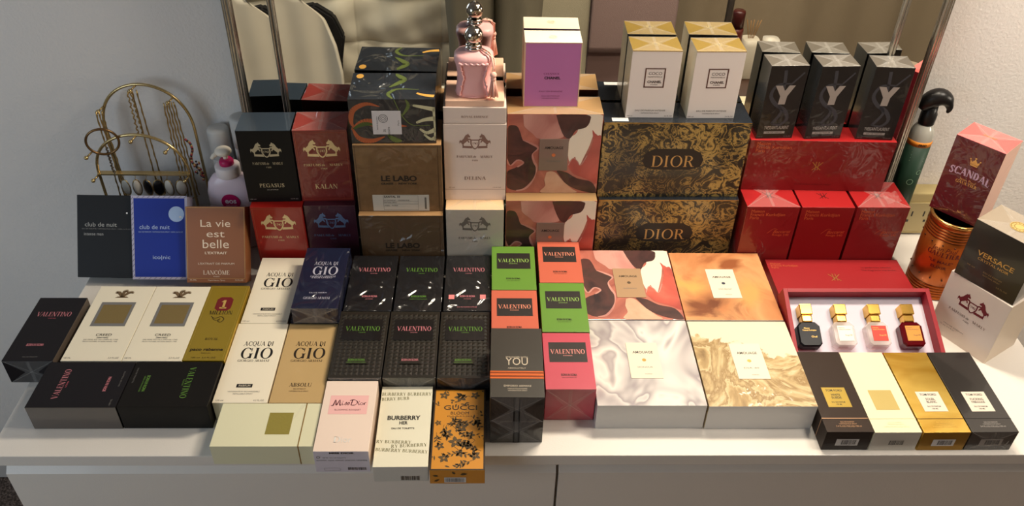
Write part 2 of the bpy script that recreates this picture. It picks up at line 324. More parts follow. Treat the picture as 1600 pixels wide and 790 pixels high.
class Box:
    def __init__(s, key, label, m, name='perfume_box', cat='perfume box', group=None, sides=None, bev=.07, body='carton'):
        x, y, z, ya, le, s.w, s.d, s.h = BX[key]
        s.root = root(name, label, cat, (x, y, z), ya, le, group); s.lay = 0
        mats = [m]; bm = newbm(); bmbox(bm, -s.w/2, s.w/2, 0, s.d, 0, s.h, bev, 2)
        if sides:                                   # faces printed differently from the main face
            for k, mm in sides.items():
                mats.append(mm); i = len(mats)-1
                for f in bm.faces:
                    n = f.normal; f.normal_update(); n = f.normal
                    if {'F': -n.y, 'B': n.y, 'T': n.z, 'L': -n.x, 'R': n.x, 'D': -n.z}[k] > .8: f.material_index = i
        s.body = link(body, bm, mats, s.root)
    def pt(s, f, a, b, e):
        return {'T': (a, b, s.h+e), 'F': (a, -e, b), 'R': (s.w/2+e, a, b), 'L': (-s.w/2-e, s.d-a, b)}[f]
    def put(s, name, f, items, parent=None, label=None, e=None):
        """items: list of (polygons, material) printed or stuck on face f"""
        s.lay += 1; bm = newbm(); mats = []
        for k, (pols, m) in enumerate(items):
            ee = (e if e is not None else .012+.006*s.lay)+.004*k
            for p in pols:
                try: bm.faces.new([bm.verts.new(s.pt(f, a, b, ee)) for a, b in p]).material_index = len(mats)
                except ValueError: pass
            mats.append(m)
        for fc in bm.faces:
            fc.normal_update()
            if fc.normal.dot(Vector({'T': (0, 0, 1), 'F': (0, -1, 0), 'R': (1, 0, 0), 'L': (-1, 0, 0)}[f])) < 0: fc.normal_flip()
        o = link(name, bm, mats, parent or s.root)
        if label: o['label'] = label
        return o
    def plate(s, f, x0, y0, x1, y1, m, th=.05, name='label', label=None):
        bm = newbm()
        q = [s.pt(f, a, b, e) for e in (0, th) for a, b in ((x0, y0), (x1, y1))]
        lo = [min(v[i] for v in q) for i in range(3)]; hi = [max(v[i] for v in q) for i in range(3)]
        bmbox(bm, lo[0], hi[0], lo[1], hi[1], lo[2], hi[2], .012)
        o = link(name, bm, m, s.root)
        if label: o['label'] = label
        return o
    def fold(s, f, big=True):
        """envelope folds of the clear wrap on an end"""
        a0, a1, b0, b1 = {'T': (-s.w/2, s.w/2, 0, s.d), 'F': (-s.w/2, s.w/2, 0, s.h), 'R': (0, s.d, 0, s.h), 'L': (0, s.d, 0, s.h)}[f]
        mx, my = (a0+a1)/2, (b0+b1)/2; dd = (b1-b0)*.5; hx = min((a1-a0)*.5, dd*1.0)
        t1 = [(a0, b0), (a1, b0), (mx+.12*s.w, my), (mx-.12*s.w, my)]; t2 = [(a0, b1), (mx-.12*s.w, my-.1), (mx+.12*s.w, my-.1), (a1, b1)]
        ln = [q for p in ([(a0, b0), (mx, my)], [(a1, b0), (mx, my)], [(a0, b1), (mx, my)], [(a1, b1), (mx, my)]) for q in stroke(p, lambda t: .09)]
        return s.put('film_fold', f, [([t1], film_x()), ([t2], film_x()), (ln, film_x()), (ln, film_x()), ([rect(mx, my, .5, (b1-b0)*.96)], film_x())], e=.03)

K = lambda n, *a, **k: mat(n, *a, **k)
ink_black = K('ink_black', (22, 20, 20), .5); ink_grey = K('ink_grey', (120, 116, 112), .5); ink_white = K('ink_white', (225, 222, 218), .45)
ink_pink = K('ink_pink', (200, 122, 130), .45); ink_green = K('ink_green', (92, 136, 52), .45); ink_gold = K('ink_gold', (196, 158, 84), .35, .6)
ink_silver = K('ink_silver', (200, 200, 200), .3, .6); ink_rose = K('ink_rose', (206, 96, 110), .5); ink_brown = K('ink_brown', (112, 84, 66), .5)
paper_white = K('paper_white', (236, 230, 218), .5); board_cream = K('board_cream', (240, 230, 206), .45, coat=.2)
barc = K('sticker_white', (214, 212, 210), .4)

WORD, SUB = 'VALENTINO', 'BORN IN ROMA'
# --- flat black cartons with pink and green serif words, left end of the dresser
blk = K('black_card', (26, 23, 26), .5, spec=.25); blk2 = K('black_card_brown', (20, 17, 14), .5, spec=.25); blkside = K('black_card_side', (84, 76, 70), .3, coat=.5)
b = Box('val_left', 'black flat carton with pink wording jutting over the dresser\'s left edge', blk, group=None, sides={'R': K('wrapped_side', (96, 84, 74), .25, film=.6)})
b.put('lettering', 'T', [(S(WORD, -.02, 9.96, 5.4, 1.07)+Bt(SUB, -.18, 3.25, 2.6, .5, bold=.02), ink_pink), (Bt('UOMO', 0, 9.4, 1.2, .22), ink_rose), (Bt('EAU DE TOILETTE', .1, .75, 2.2, .2), ink_grey)])
b.fold('F')
b = Box('val_a', 'black carton lying sideways with pink upright wording at the front left corner', blk, sides={'F': blkside})
b.put('lettering', 'T', [(S(WORD, -2.47, 4.57, 5.9, .9, 90)+Bt(SUB, 3.9, 4.6, 2.95, .46, 90, bold=.02), ink_pink), (Bt('UOMO', -2.0, 4.5, 1.2, .22, 90), ink_rose), (Bt('EAU DE TOILETTE', 5.6, 5.6, 3, .2, 90)+Bt('100 ML', 5.5, 1.0, 1.2, .22, 90), ink_grey)])
b = Box('val_b', 'black carton lying sideways with green wording turned top to bottom', blk2)
b.put('lettering', 'T', [(S(WORD, 1.96, 4.83, 6.2, .93, -90)+Bt(SUB, -3.88, 4.58, 3.2, .47, -90, bold=.02)+Bt('GREEN STRAVAGANZA', -4.3, 4.5, 3.2, .22, -90), ink_green), (Bt('UOMO', 1.6, 4.8, 1.2, .22, -90), ink_green), (Bt('EAU DE TOILETTE', -5.8, 6.2, 3, .2, -90), ink_grey)])
# --- two white cartons with framed gold squares
leaf_gold = K('embossed_gold', (134, 114, 70), .5, .25, bump=(300, .0004)); fr_grey = K('frame_silver', (132, 130, 128), .45, .3)
def plume(cx, cy, k):
    o = []
    for sx in (-1, 0, 1):
        pts = [(cx+sx*.1*k, cy-.5*k), (cx+sx*.3*k, cy-.05*k), (cx+sx*.62*k, cy+.3*k), (cx+(sx*.9+.05)*k, cy+.28*k), (cx+(sx*.82+.12)*k, cy+.08*k)] if sx else [(cx, cy-.5*k), (cx-.04*k, cy+.2*k), (cx+.05*k, cy+.55*k), (cx+.28*k, cy+.5*k), (cx+.24*k, cy+.3*k)]
        o += stroke(curve(pts), lambda t: k*(.12+.3*math.sin(PI*min(1, t*1.05))**.8))
    return o+[[(cx-.75*k, cy-.62*k), (cx+.75*k, cy-.62*k), (cx+.5*k, cy-.4*k), (cx-.5*k, cy-.4*k)]]
for key, lab, dx in (('creed1', 'white flat carton with framed gold square beside the jutting black carton', -.2), ('creed2', 'white flat carton with framed gold square beside the olive gold carton', .05)):
    b = Box(key, lab, board_cream, group=None)
    b.put('emblem', 'T', [(plume(dx, 15.45, 1.5), K('emblem_bronze', (128, 104, 74), .45, .3))])
    f = b.put('label', 'T', [([_rc(dx-2.75, 7.68, dx+2.75, 13.42)], fr_grey), ([_rc(dx-2.3, 8.35, dx+2.3, 12.8)], leaf_gold)], label='gold square in a silver frame')
    b.put('lettering', 'T', [(Bt('CREED', 0, 5.47, 2.45, .5)+stroke([(-.9, 5.2), (.9, 4.95)], lambda t: .06)+stroke([(-.9, 4.95), (.9, 5.2)], lambda t: .06), ink_black), (Bt('DE PERE EN FILS DEPUIS 1760', -.1, 4.53, 5.3, .22)+Bt('FROM FATHER TO SON SINCE 1760', -.1, 4.1, 5.3, .22)+Bt('100 ML', -3.75, .47, 1.1, .3)+Bt('3.3 FL.OZ', 3.2, .49, 1.6, .3), ink_grey)])
b = Box('million', 'olive gold flat carton with red octagon badge, beside the white gold-square cartons', K('olive_gold', (160, 134, 34), .35, .35, coat=.4), sides={'R': K('olive_gold_side', (196, 160, 52), .3, .5)})
b.put('panel', 'T', [(frame(-2.9, .35, 2.9, 17.2, .08), K('gold_line', (186, 158, 70), .35, .5))])
o8 = lambda cx, cy, a, h, c: [(cx-a, cy-h+c), (cx-a+c, cy-h), (cx+a-c, cy-h), (cx+a, cy-h+c), (cx+a, cy+h-c), (cx+a-c, cy+h), (cx-a+c, cy+h), (cx-a, cy+h-c)]
b.put('badge', 'T', [([o8(.05, 13.0, 1.3, 1.65, .55)], K('badge_red', (112, 26, 30), .4)), ([_rc(-.12, 12.0, .26, 13.9), [(-.5, 13.45), (-.12, 13.45), (-.12, 13.9)], _rc(-.5, 11.85, .62, 12.15)], K('badge_gold', (206, 172, 96), .4, .2))])
b.put('lettering', 'T', [(S('MILLION', .05, 10.45, 3.7, .85)+S('ROYAL', .12, 4.48, 2.0, .5)+Bt('paco rabanne', -.05, 2.12, 5.0, .62, bold=.03)+Bt('PARFUM', 0, 1.5, 1.4, .2)+Bt('100 ml  3.4 FL.OZ', -.1, .48, 3.7, .3)
   +stroke(curve([(-1.3, 10.0), (-.6, 9.5), (.3, 9.9), (.9, 9.3), (.5, 8.6), (0, 8.9), (.3, 9.2)]), lambda t: .12)+stroke(curve([(-1.0, 9.5), (-.3, 9.0), (.3, 9.5)]), lambda t: .09), K('ink_olive', (52, 40, 12), .5))])
# --- white, tan and navy cartons with a large three-letter serif word
def gio(key, lab, m, ink, sub, film_end=False, scale=1, extra=None):
    b = Box(key, lab, m); q = BX[key][6]/16.9
    it = S('ACQUA DI', .2, 11.8*q, 4.55*scale, .95*q)+S('GIÒ', .35, 9.0*q, 4.85*scale, 2.35*q)+S('GIORGIO ARMANI', .15, 8.3*q, 4.78*scale, .48*q)
    its = [(it, ink)]
    if extra: its += extra
    b.put('lettering', 'T', its); return b
wh = K('board_warm_white', (243, 232, 208), .45, coat=.2)
pf = lambda: [([_rc(-1.2, 3.0, 1.15, 3.7)], ink_black), (Bt('PARFUM', 0, 3.15, 1.7, .36), K('ink_cream', (226, 214, 190), .5)), (Bt('VAPORISATEUR RECHARGEABLE', .1, 2.05, 4.7, .24)+Bt('REFILLABLE SPRAY', .1, 1.6, 2.9, .24)+Bt('125 ml', -3.0, .3, 1.1, .3)+Bt('4.2 FL.OZ.', 2.7, .3, 1.6, .3), ink_grey)]
gio('gio1', 'white flat carton with big black serif word, lying beside the navy carton', wh, ink_black, '', extra=pf())
gio('gio2', 'white flat carton with big black serif word, lying beside the tan carton', wh, ink_black, '', extra=pf())
b = gio('absolu', 'tan flat carton with big dark serif word behind the ivory sideways carton', K('tan_card', (196, 164, 112), .4, film=.35), K('ink_dark_brown', (40, 30, 22), .5), '', extra=[(S('ABSOLU', .1, 3.15, 3.3, .75)+Bt('EAU DE PARFUM', .1, 2.6, 1.8, .22)+Bt('VAPORISATEUR SPRAY', .05, 2.15, 2.9, .2), K('ink_dark_brown', (40, 30, 22), .5))])
b = gio('prof', 'navy wrapped carton with silver serif word, raised beside the white carton', K('navy_wrapped', (26, 30, 54), .35, film=1.3), K('ink_lilac', (206, 204, 220), .35, .3), '', scale=.86, extra=[(S('PROFONDO', .05, 7.4, 3.3, .42)+Bt('EAU DE PARFUM', 0, 3.64, 2.8, .28)+S('GIORGIO ARMANI', -.05, 2.2, 4.2, .6), K('ink_lilac', (206, 204, 220), .35, .3))])
b.fold('F')
Box('giohid', 'dark carton hidden underneath the raised navy wrapped carton', K('dark_navy', (24, 26, 40), .45))
# --- six black wrapped cartons
bw = K('black_wrapped', (26, 25, 27), .35, film=1.3); bw2 = K('black_studded', (40, 36, 30), .34, film=.35)
def studs(b, x0, x1, y0, y1, hole):
    bm = newbm(); p = .8; ny = int((y1-y0)/p); nx = int((x1-x0)/p); ox = (x1-x0-nx*p)/2
    for i in range(nx):
        for j in range(ny):
            a, c = x0+ox+i*p, y0+j*p
            q = [bm.verts.new((a+u*p, c+v*p, b.h+.005)) for u, v in ((0, 0), (1, 0), (1, 1), (0, 1))]; t = bm.verts.new((a+p/2, c+p/2, b.h+.13))
            for k in range(4): bm.faces.new((q[k], q[(k+1) % 4], t))
    bmesh.ops.remove_doubles(bm, verts=bm.verts, dist=.001); return link('stud_relief', bm, bw2, b.root)
for key, lab, ink, stud, pk in (('V1', 'black wrapped carton with pink wording touching the navy carton', ink_pink, 0, 0), ('V2', 'black wrapped carton with green wording below the lower brown kraft box', ink_green, 0, 0), ('V3', 'black wrapped carton with pink wording and two pink squares', ink_pink, 0, 1),
    ('V4', 'black studded carton with green wording next to the tan carton', ink_green, 1, 0), ('V5', 'black studded carton with pink wording, studs standing out sharply', ink_pink, 1, 0), ('V6', 'black studded carton with green wording behind the orange floral carton', ink_green, 1, 0)):
    b = Box(key, lab, bw2 if stud else bw, sides={'F': bw, 'L': bw, 'R': bw} if stud else None)
    if stud:
        studs(b, -3.75, 3.75, .4, 14.4, (-3.1, 7.9, 3.1, 12.7))
        b.plate('T', -3.1, 7.9, 3.1, 12.7, K('black_panel', (26, 24, 24), .3, coat=.6), .16)
        b.put('lettering', 'T', [(S(WORD, .05, 9.97, 5.38, 1.03)+Bt('UOMO', .05, 9.5, 1.1, .22), ink)], e=.172)
        b.put('lettering', 'T', [([_rc(-1.6, 2.75, 1.6, 3.95)], bw2), (Bt(SUB, -.1, 3.35, 2.55, .46, bold=.02)+(Bt('GREEN STRAVAGANZA', -.1, 2.95, 2.9, .2) if ink is ink_green else []), ink)], e=.165)
    else:
        b.put('lettering', 'T', [(S(WORD, .1, 10.0, 5.4, 1.05)+Bt('UOMO', .1, 9.4, 1.1, .22), ink)]); b.put('lettering', 'T', [(Bt(SUB, .03, 3.3, 2.5, .5, bold=.02)+(Bt('GREEN STRAVAGANZA', .03, 2.75, 2.9, .22) if ink is ink_green else Bt('INTENSE', .03, 2.75, 1.2, .22)), ink)])
    if pk:
        b.put('label', 'T', [([rect(-2.63, 3.35, .95, 1.1), rect(2.57, 3.4, .95, 1.1)], K('pink_square', (238, 140, 140), .4)), (Bt('EAU DE PARFUM INTENSE', 0, .7, 3.2, .26), ink_pink)])
    b.fold('F')
# --- bright cartons with black name panels
gr = K('bright_green', (98, 140, 50), .45, coat=.12); cr_ = K('coral', (198, 98, 74), .45, coat=.12); pk_ = K('hot_pink', (192, 74, 90), .42, coat=.2)
panelblk = K('panel_black', (34, 28, 26), .5)
for key, lab, m, ink, ym in (('green1', 'bright green carton with black name panel, in front of the silvery white box', gr, K('ink_lime', (150, 190, 92), .5), 1), ('coral2', 'coral carton with black name panel, partly covered by the dark banded carton', cr_, K('ink_coral', (240, 150, 120), .5), 0),
    ('coral1', 'coral carton with black name panel, topmost of the bright column by the marbled box', cr_, K('ink_coral', (240, 150, 120), .5), 1), ('green2', 'bright green carton with black name panel between coral and hot pink ones', gr, K('ink_lime', (150, 190, 92), .5), 1), ('pink3', 'hot pink wrapped carton with black name panel at the front', pk_, K('ink_salmon', (236, 150, 140), .5), 1)):
    b = Box(key, lab, m)
    p = b.put('label', 'T', [([_rc(-2.85, 5.48, 2.9, 9.75)], panelblk)], label='black name panel')
    b.put('lettering', 'T', [(S(WORD, .0, 7.25, 5.25, .96)+Bt('DONNA', 0, 6.75, 1.4, .22), ink)], parent=p)
    b.put('lettering', 'T', [(Bt(SUB, -.1, 2.65, 2.35, .45, bold=.02)+Bt('EAU DE PARFUM', -.1, 2.25, 2.1, .16), K('ink_panel', (40, 30, 26), .5))])
    if key == 'pink3': b.fold('F')
# --- dark banded cartons, one on the other
yk = K('dark_olive_card', (50, 45, 38), .45, coat=.15); you_film = K('black_wrapped_end', (20, 18, 18), .3, film=1)
for key, lab in (('you_lo', 'dark wrapped carton underneath the dark carton with orange bands'), ('you', 'dark carton with orange bands and a large three-letter word')):
    b = Box(key, lab, yk, sides={'F': you_film})
    if key == 'you':
        og = K('orange_band', (206, 98, 40), .35, coat=.5); og2 = K('orange_band_dark', (136, 58, 22), .35, coat=.5)
        bm = newbm()
        for i, (y0, y1, mi) in enumerate(((3.5, 3.8, 0), (3.86, 4.02, 1), (4.08, 4.5, 0), (4.56, 4.7, 1), (4.74, 5.0, 0))):
            bmbox(bm, -3.83, 3.83, y0, y1, 4.0, 5.07, .02, 1, mi)
        link('band', bm, [og, og2], b.root)['label'] = 'orange ribbed bands'
        b.put('lettering', 'T', [(Bt('STRONGER WITH', 0, 7.59, 3.15, .33)+Bt('YOU', 0, 6.2, 3.2, 1.45)+Bt('ABSOLUTELY', 0, 5.45, 2.6, .25)+Bt('EMPORIO ARMANI', .05, 1.94, 3.8, .36)+Bt('PARFUM POUR HOMME', .05, 1.5, 2.7, .2)+Bt('VAPORISATEUR SPRAY', .05, 1.15, 2.7, .2), K('ink_taupe', (196, 182, 160), .4))])
    b.fold('F'); b.plate('F', -.5, 0, .5, 4.9, K('seam_black', (10, 10, 11), .3), .03, 'wrap_seam')
# --- front row over the dresser's edge
b = Box('cream', 'ivory carton lying sideways with gold square, jutting over the dresser front', K('ivory_card', (226, 222, 188), .45, coat=.3))
b.put('label', 'T', [([_rc(0, 2.12, 3.42, 6.1)], K('gold_square', (164, 150, 74), .4, .35, bump=(260, .0003)))], label='olive gold square')
bm = newbm(); bmbox(bm, 4.94, 5.08, -.03, 7.93, .03, 3.87); link('lid_seam', bm, K('seam_gold', (168, 130, 60), .3, .6), b.root)['label'] = 'gold seam of the lid'
b.put('film_fold', 'T', [([[(4.3, 7.8), (5.05, 7.8), (3.4, 4.6)]], film_x())])
b = Box('miss', 'pale pink carton with pink panel and script words at the front edge', K('pale_pink', (240, 218, 202), .42, coat=.35), sides={'F': K('pale_lilac', (214, 206, 216), .4)})
pnl = b.put('label', 'T', [([_rc(-2.76, 6.69, 2.77, 10.24)], K('pink_panel', (240, 186, 182), .45))], label='pink name panel')
def script_word():
    o = []
    W_ = lambda a, z: (lambda t: a+z*abs(math.sin(PI*t*3)))
    o += stroke(curve([(-2.5, 8.3), (-2.2, 8.35), (-1.95, 9.4), (-1.75, 8.35), (-1.35, 9.4), (-1.25, 8.35), (-1.05, 8.5)]), W_(.06, .12))
    x = -.95
    o += stroke(curve([(x, 8.85), (x+.05, 8.4), (x+.22, 8.5)]), W_(.07, .06))+[disc(x+.08, 9.1, .07)]
    for dx in (.35, .72):
        o += stroke(curve([(x+dx, 8.42), (x+dx+.26, 8.95), (x+dx+.3, 8.55), (x+dx+.08, 8.36)]), W_(.06, .07))
    o += stroke(curve([(.35, 8.4), (.5, 9.35)]), W_(.1, .1))+stroke(curve([(.1, 9.2), (.7, 9.4), (1.25, 8.95), (.95, 8.42), (.3, 8.36)]), W_(.05, .12))
    o += stroke(curve([(1.42, 8.85), (1.45, 8.4), (1.6, 8.5)]), W_(.07, .06))+[disc(1.48, 9.1, .07)]
    o += ring(1.86, 8.62, .24, .08, 14)+stroke(curve([(2.2, 8.85), (2.24, 8.4), (2.3, 8.75), (2.5, 8.88)]), W_(.06, .07))
    return o
b.put('lettering', 'T', [(script_word(), K('ink_wine', (92, 40, 50), .4)), (Bt('BLOOMING BOUQUET', 0, 7.35, 3.75, .26), K('ink_wine', (92, 40, 50), .4))], parent=pnl)
b.put('lettering', 'T', [(S('D', -.75, 1.56, .95, 1.0)+Bt('ior', .55, 1.56, 1.4, .95), K('ink_pearl', (250, 246, 240), .25, .2))], label='embossed pearl word')
b.put('barcode_print', 'F', [(Bt('MISS DIOR', .1, 3.95, 3.4, .32, bold=.04)+barcode(2.0, .75, 2.6, .6), ink_black), (Bt('100 ML  EAU DE TOILETTE', -1.0, 3.0, 3.2, .22)+Bt('ALCOHOL  AQUA  PARFUM  LINALOOL  LIMONENE', 0, 2.45, 7, .22)+frame(-2.6, .35, -.4, .9, .03)+ring(-3.2, 3.2, .26, .08), ink_grey)])
b = Box('burb', 'cream wrapped carton with bold black word and slanted olive wording bands', K('cream_wrapped', (234, 228, 204), .4, film=.4), sides={'F': K('cream_side', (206, 204, 196), .4, film=.4)})
ol = K('ink_olive_grey', (112, 106, 62), .5)
tp = S('BURBERRY BURBERRY', 0, 13.0, 7.3, .62)+S('BERRY BURB', -1.6, 12.1, 4.0, .6, 3)+S('RY BURBERRY', -1.2, 4.05, 4.9, .55, -2)+S('RY BURBERRY', 1.0, 3.4, 5.0, .55, 3)+S('BURBERRY BURBERRY', 0, 2.5, 7.3, .55, -4)
b.put('lettering', 'T', [(tp, ol), (Bt('BURBERRY', -.1, 8.35, 4.75, .78, bold=.03)+Bt('HER', -.1, 7.5, 1.2, .58, bold=.03)+Bt('EAU DE TOILETTE', -.12, 6.62, 3.25, .3, bold=.02), ink_black)])
b.put('barcode_print', 'F', [(barcode(1.3, .75, 2.6, .9), ink_black)])
b = Box('gucci', 'orange wrapped carton covered in dark flowers, at the front edge', K('floral_orange', (206, 138, 42), .4, film=.7), sides={'L': K('dark_brown_side', (48, 36, 26), .4), 'R': K('dark_brown_side', (48, 36, 26), .4)})
fl = []; rg = random.Random(4)
def leaf(cx, cy, a, L, wd): 
    ca, sa = math.cos(a), math.sin(a); pts = [(0, 0), (.3, .5), (.65, .42), (1, 0), (.65, -.42), (.3, -.5)]
    return [(cx+L*x*ca-wd*y*sa, cy+L*x*sa+wd*y*ca) for x, y in pts]
def okp(x, y): return not (-2.5 < x < 2.8 and 9.55 < y < 11.9) and -3.5 < x < 3.5 and .4 < y < 14.6
def flower(cx, cy, r):
    a0 = rg.random()*6
    for k in range(5): fl.append([p for p in leaf(cx+.1*r*math.cos(a0+k*1.257), cy+.1*r*math.sin(a0+k*1.257), a0+k*1.257, r, r*.62)])
def sprig(x, y, a, L):
    pts = [(x, y)]; n = 7
    for i in range(n):
        a += rg.uniform(-.25, .35); x += L/n*math.cos(a); y += L/n*math.sin(a); pts.append((x, y))
        if i and okp(x, y):
            sd = 1 if i % 2 else -1; fl.append(leaf(x, y, a+sd*rg.uniform(.6, 1.0), rg.uniform(.5, .85), rg.uniform(.2, .32)))
    if all(okp(*p) for p in pts): fl.extend(stroke(pts, lambda t: .07))
for cx, cy, r in ((-2.3, 13.7, .75), (.1, 13.3, .9), (2.3, 13.7, .7), (-1.6, 6.4, .85), (.4, 7.6, .9), (1.7, 6.2, .7), (-.4, 4.9, 1.0), (1.2, 4.4, .8), (-2.6, 4.2, .7), (.3, 2.9, .7), (2.4, 2.5, .8), (-1.9, 2.1, .8), (2.7, 8.4, .6), (-3.0, 8.4, .5)): flower(cx, cy, r)
for k in range(34):
    x, y = rg.uniform(-3.3, 3.3), rg.uniform(.6, 14.4)
    if okp(x, y): sprig(x, y, rg.uniform(0, 6.3), rg.uniform(1.6, 3.0))
fl = [[(max(-3.55, min(3.55, x)), max(.35, min(14.7, y))) for x, y in q] for q in fl]
lf = K('leaf_brown', (84, 66, 38), .45)
b.put('flower_print', 'T', [(fl, lf)])
b.put('trim', 'T', [(frame(-3.8, 0.02, 3.8, 14.98, .22), K('dark_brown_side', (48, 36, 26), .4))])
b.put('lettering', 'T', [(Bt('GUCCI', .15, 10.87, 4.85, .87, bold=.008)+Bt('BLOOM', .08, 10.0, 2.65, .52)+Bt('PARFUM', .1, 9.55, 3.6, .2), K('ink_umber', (58, 44, 24), .5))])
b.put('flower_print', 'F', [([leaf(-3.2, .5, .6, .9, .4), leaf(-2.6, 1.7, 3, .8, .4), leaf(.4, 2.0, .2, 1, .5), leaf(-.3, 2.1, 2.2, .7, .4)], lf)])
lb = b.put('label', 'F', [([_rc(-1.8, .3, 1.2, 1.4)], barc)], label='white barcode sticker')
b.put('barcode_print', 'F', [(barcode(-.3, .85, 2.6, .8), ink_black)], parent=lb)
# --- square cartons with a centred name label
g_dark = K('art_charcoal', (70, 46, 46), .45, pattern=pat([(.3, (44, 32, 34)), (.55, (86, 54, 50)), (.8, (60, 50, 44))], 14, detail=4, dist=1.2), film=.1)
g_red = K('art_red', (190, 84, 72), .45, pattern=pat([(.3, (150, 60, 56)), (.6, (206, 96, 80)), (.8, (226, 130, 108))], 12, detail=4, dist=.8), film=.2)
g_pink = K('art_pink', (206, 150, 138), .45, pattern=pat([(.3, (176, 112, 104)), (.6, (216, 160, 146)), (.8, (190, 120, 112))], 10, detail=5, dist=.8), film=.2)
g_white = K('art_ivory', (238, 226, 206), .45, film=.2); g_sand = K('art_sand', (216, 172, 142), .45, pattern=pat([(.3, (196, 140, 112)), (.7, (228, 190, 160))], 18, detail=5), film=.2)
g_base = K('art_rose', (196, 120, 100), .42, pattern=pat([(.25, (128, 62, 58)), (.5, (192, 116, 98)), (.62, (168, 88, 78)), (.8, (210, 146, 124))], 7, detail=5, dist=2.0), film=.25)
ART = {'pink':[(-5.3,18.1),(.1,18.1),(.5,16.3),(1.5,13.2),(-2.4,12.8),(-3.6,13.9),(-5.1,15.7)],
 'white':[(4.6,18.0),(7.9,18.0),(7.9,12.6),(7.6,12.9),(6.6,14.0),(5.9,11.1),(5.1,8.4),(4.5,6.7),(3.9,8.0),(3.6,8.7),(2.9,7.3),(2.4,9.7),(2.6,12.9),(3.7,14.3)],
 'red':[(6.2,14.8),(7.0,13.6),(7.9,12.9),(7.9,5.0),(7.9,2.4),(6.8,3.1),(4.8,4.0),(3.6,4.7),(2.6,6.7),(3.3,8.3),(4.1,7.7),(4.7,6.7),(5.7,9.0),(6.5,12.5)],
 'dark1':[(-7.9,15.0),(-6.4,15.7),(-5.7,14.3),(-5.2,12.5),(-3.9,11.8),(-2.6,10.7),(-3.5,9.3),(-3.2,7.6),(-2.7,6.0),(-3.2,3.3),(-4.6,1.1),(-6.1,.6),(-7.9,1.7),(-7.9,4.9),(-6.0,6.3),(-5.0,7.3),(-6.0,7.9),(-7.2,6.6),(-7.9,8.3)],
 'dark2':[(.1,18.1),(5.2,18.1),(5.7,16.9),(5.1,15.4),(3.5,14.7),(2.6,12.9),(1.5,13.6),(.5,16.5)],
 'sand':[(-1.0,5.0),(.4,5.1),(1.9,3.0),(3.5,1.1),(4.2,.1),(-1.7,.1),(-1.1,1.8),(-1.3,3.4)],
 'dark3':[(.7,5.3),(2.4,5.0),(4.3,3.6),(6.8,2.7),(7.9,.5),(7.7,.1),(6.4,.2),(4.0,1.1),(2.1,2.7)]}
AM = dict(zip(('pink', 'white', 'red', 'dark1', 'dark2', 'sand', 'dark3'), (g_pink, g_white, g_red, g_dark, g_dark, g_sand, g_dark)))
grey_film = K('white_side_wrapped', (206, 204, 202), .4, film=.5)
def pat_love(nt, vec, b):          # amber wash with a brown cloud low down and a yellow bloom beside it
    n = noise(nt, vec, 11, 6, .7, .55, (2, 1, 0)); base = ramp(nt, n, [(.3, (170, 104, 62)), (.45, (206, 138, 88)), (.55, (216, 156, 104)), (.7, (196, 124, 78))])
    def spot(px, py, rad, c, src):
        d = nn(nt, 'ShaderNodeVectorMath', operation='DISTANCE'); mp = nn(nt, 'ShaderNodeMapping'); mp.inputs['Scale'].default_value = (1, 1, 0)
        nt.links.new(vec, mp.inputs['Vector']); nt.links.new(mp.outputs[0], d.inputs[0]); d.inputs[1].default_value = (px, py, 0)
        k = math_(nt, 'SUBTRACT', math_(nt, 'ADD', 1.0, math_(nt, 'MULTIPLY', math_(nt, 'SUBTRACT', n, .5), 4.0)), math_(nt, 'DIVIDE', d.outputs['Value'], rad))
        m_ = nn(nt, 'ShaderNodeMix', data_type='RGBA'); nt.links.new(math_(nt, 'MULTIPLY', k, 1.3, True), m_.inputs[0]); nt.links.new(src, m_.inputs[6]); m_.inputs[7].default_value = col(*c); return m_.outputs[2]
    x1 = spot(-.052, .082, .04, (220, 164, 92), base); x1 = spot(.045, .07, .035, (216, 158, 92), x1)
    x1 = spot(-.028, .045, .042, (112, 62, 38), x1); x1 = spot(-.055, .035, .03, (124, 70, 42), x1); x1 = spot(.02, .15, .025, (150, 86, 50), x1)
    nt.links.new(x1, b.inputs['Base Color'])
love = K('art_amber', (206, 140, 78), .42, film=.25, pattern=pat_love)
am = lambda key, lab, m, f, lcol, nm, side, ang=None, art=False, dot=ink_gold: None
def amo(key, lab, m, f, lcol, nm, side, art=False, dot=None, ink=None, woman=True, y=(5.4, 13.0), fold=False):
    b = Box(key, lab, m, sides=side)
    ky = 1 if f == 'T' else 15.35/18.2
    if art:
        lim = b.w/2-.08; cl_ = lambda q: [(max(-lim, min(lim, u)), max(.05, min(b.d if f == 'T' else b.h, v*ky))-.02) for u, v in q]
        def smooth(q): return curve(q[-2:]+q+q[:2], 4)[8:-8]
        its = [([cl_(smooth(ART[k]))], AM[k]) for k in ART]
        D1 = ART['dark1']; vein = [cl_(q) for q in stroke(curve(D1[3:12]), lambda t: .12+.3*abs(math.sin(t*9)))+stroke(curve(D1[14:]), lambda t: .3)+stroke(curve(ART['red'][8:13]), lambda t: .16)]
        its.append((vein, g_pink)); b.put('printed_art', f, its)
    pl = b.plate(f, -2.4, y[0], 2.45, y[1], lcol, .09, label='rectangular name label')
    mid = (y[0]+y[1])/2; hh = y[1]-y[0]
    it = [(Bt('AMOUAGE', .03, y[0]+hh*.69, 3.15, .5, bold=.012), ink or ink_black), ([disc(.03, mid, .32)], dot or ink_gold), (Bt(nm, .03, y[0]+hh*.28, 2.3, .3)+(Bt('WOMAN', .3, y[0]+hh*.1, 1.1, .2) if woman else []), ink_grey)]
    b.put('lettering', f, it, parent=pl, e=.1)
    if fold: b.fold('T')
    return b
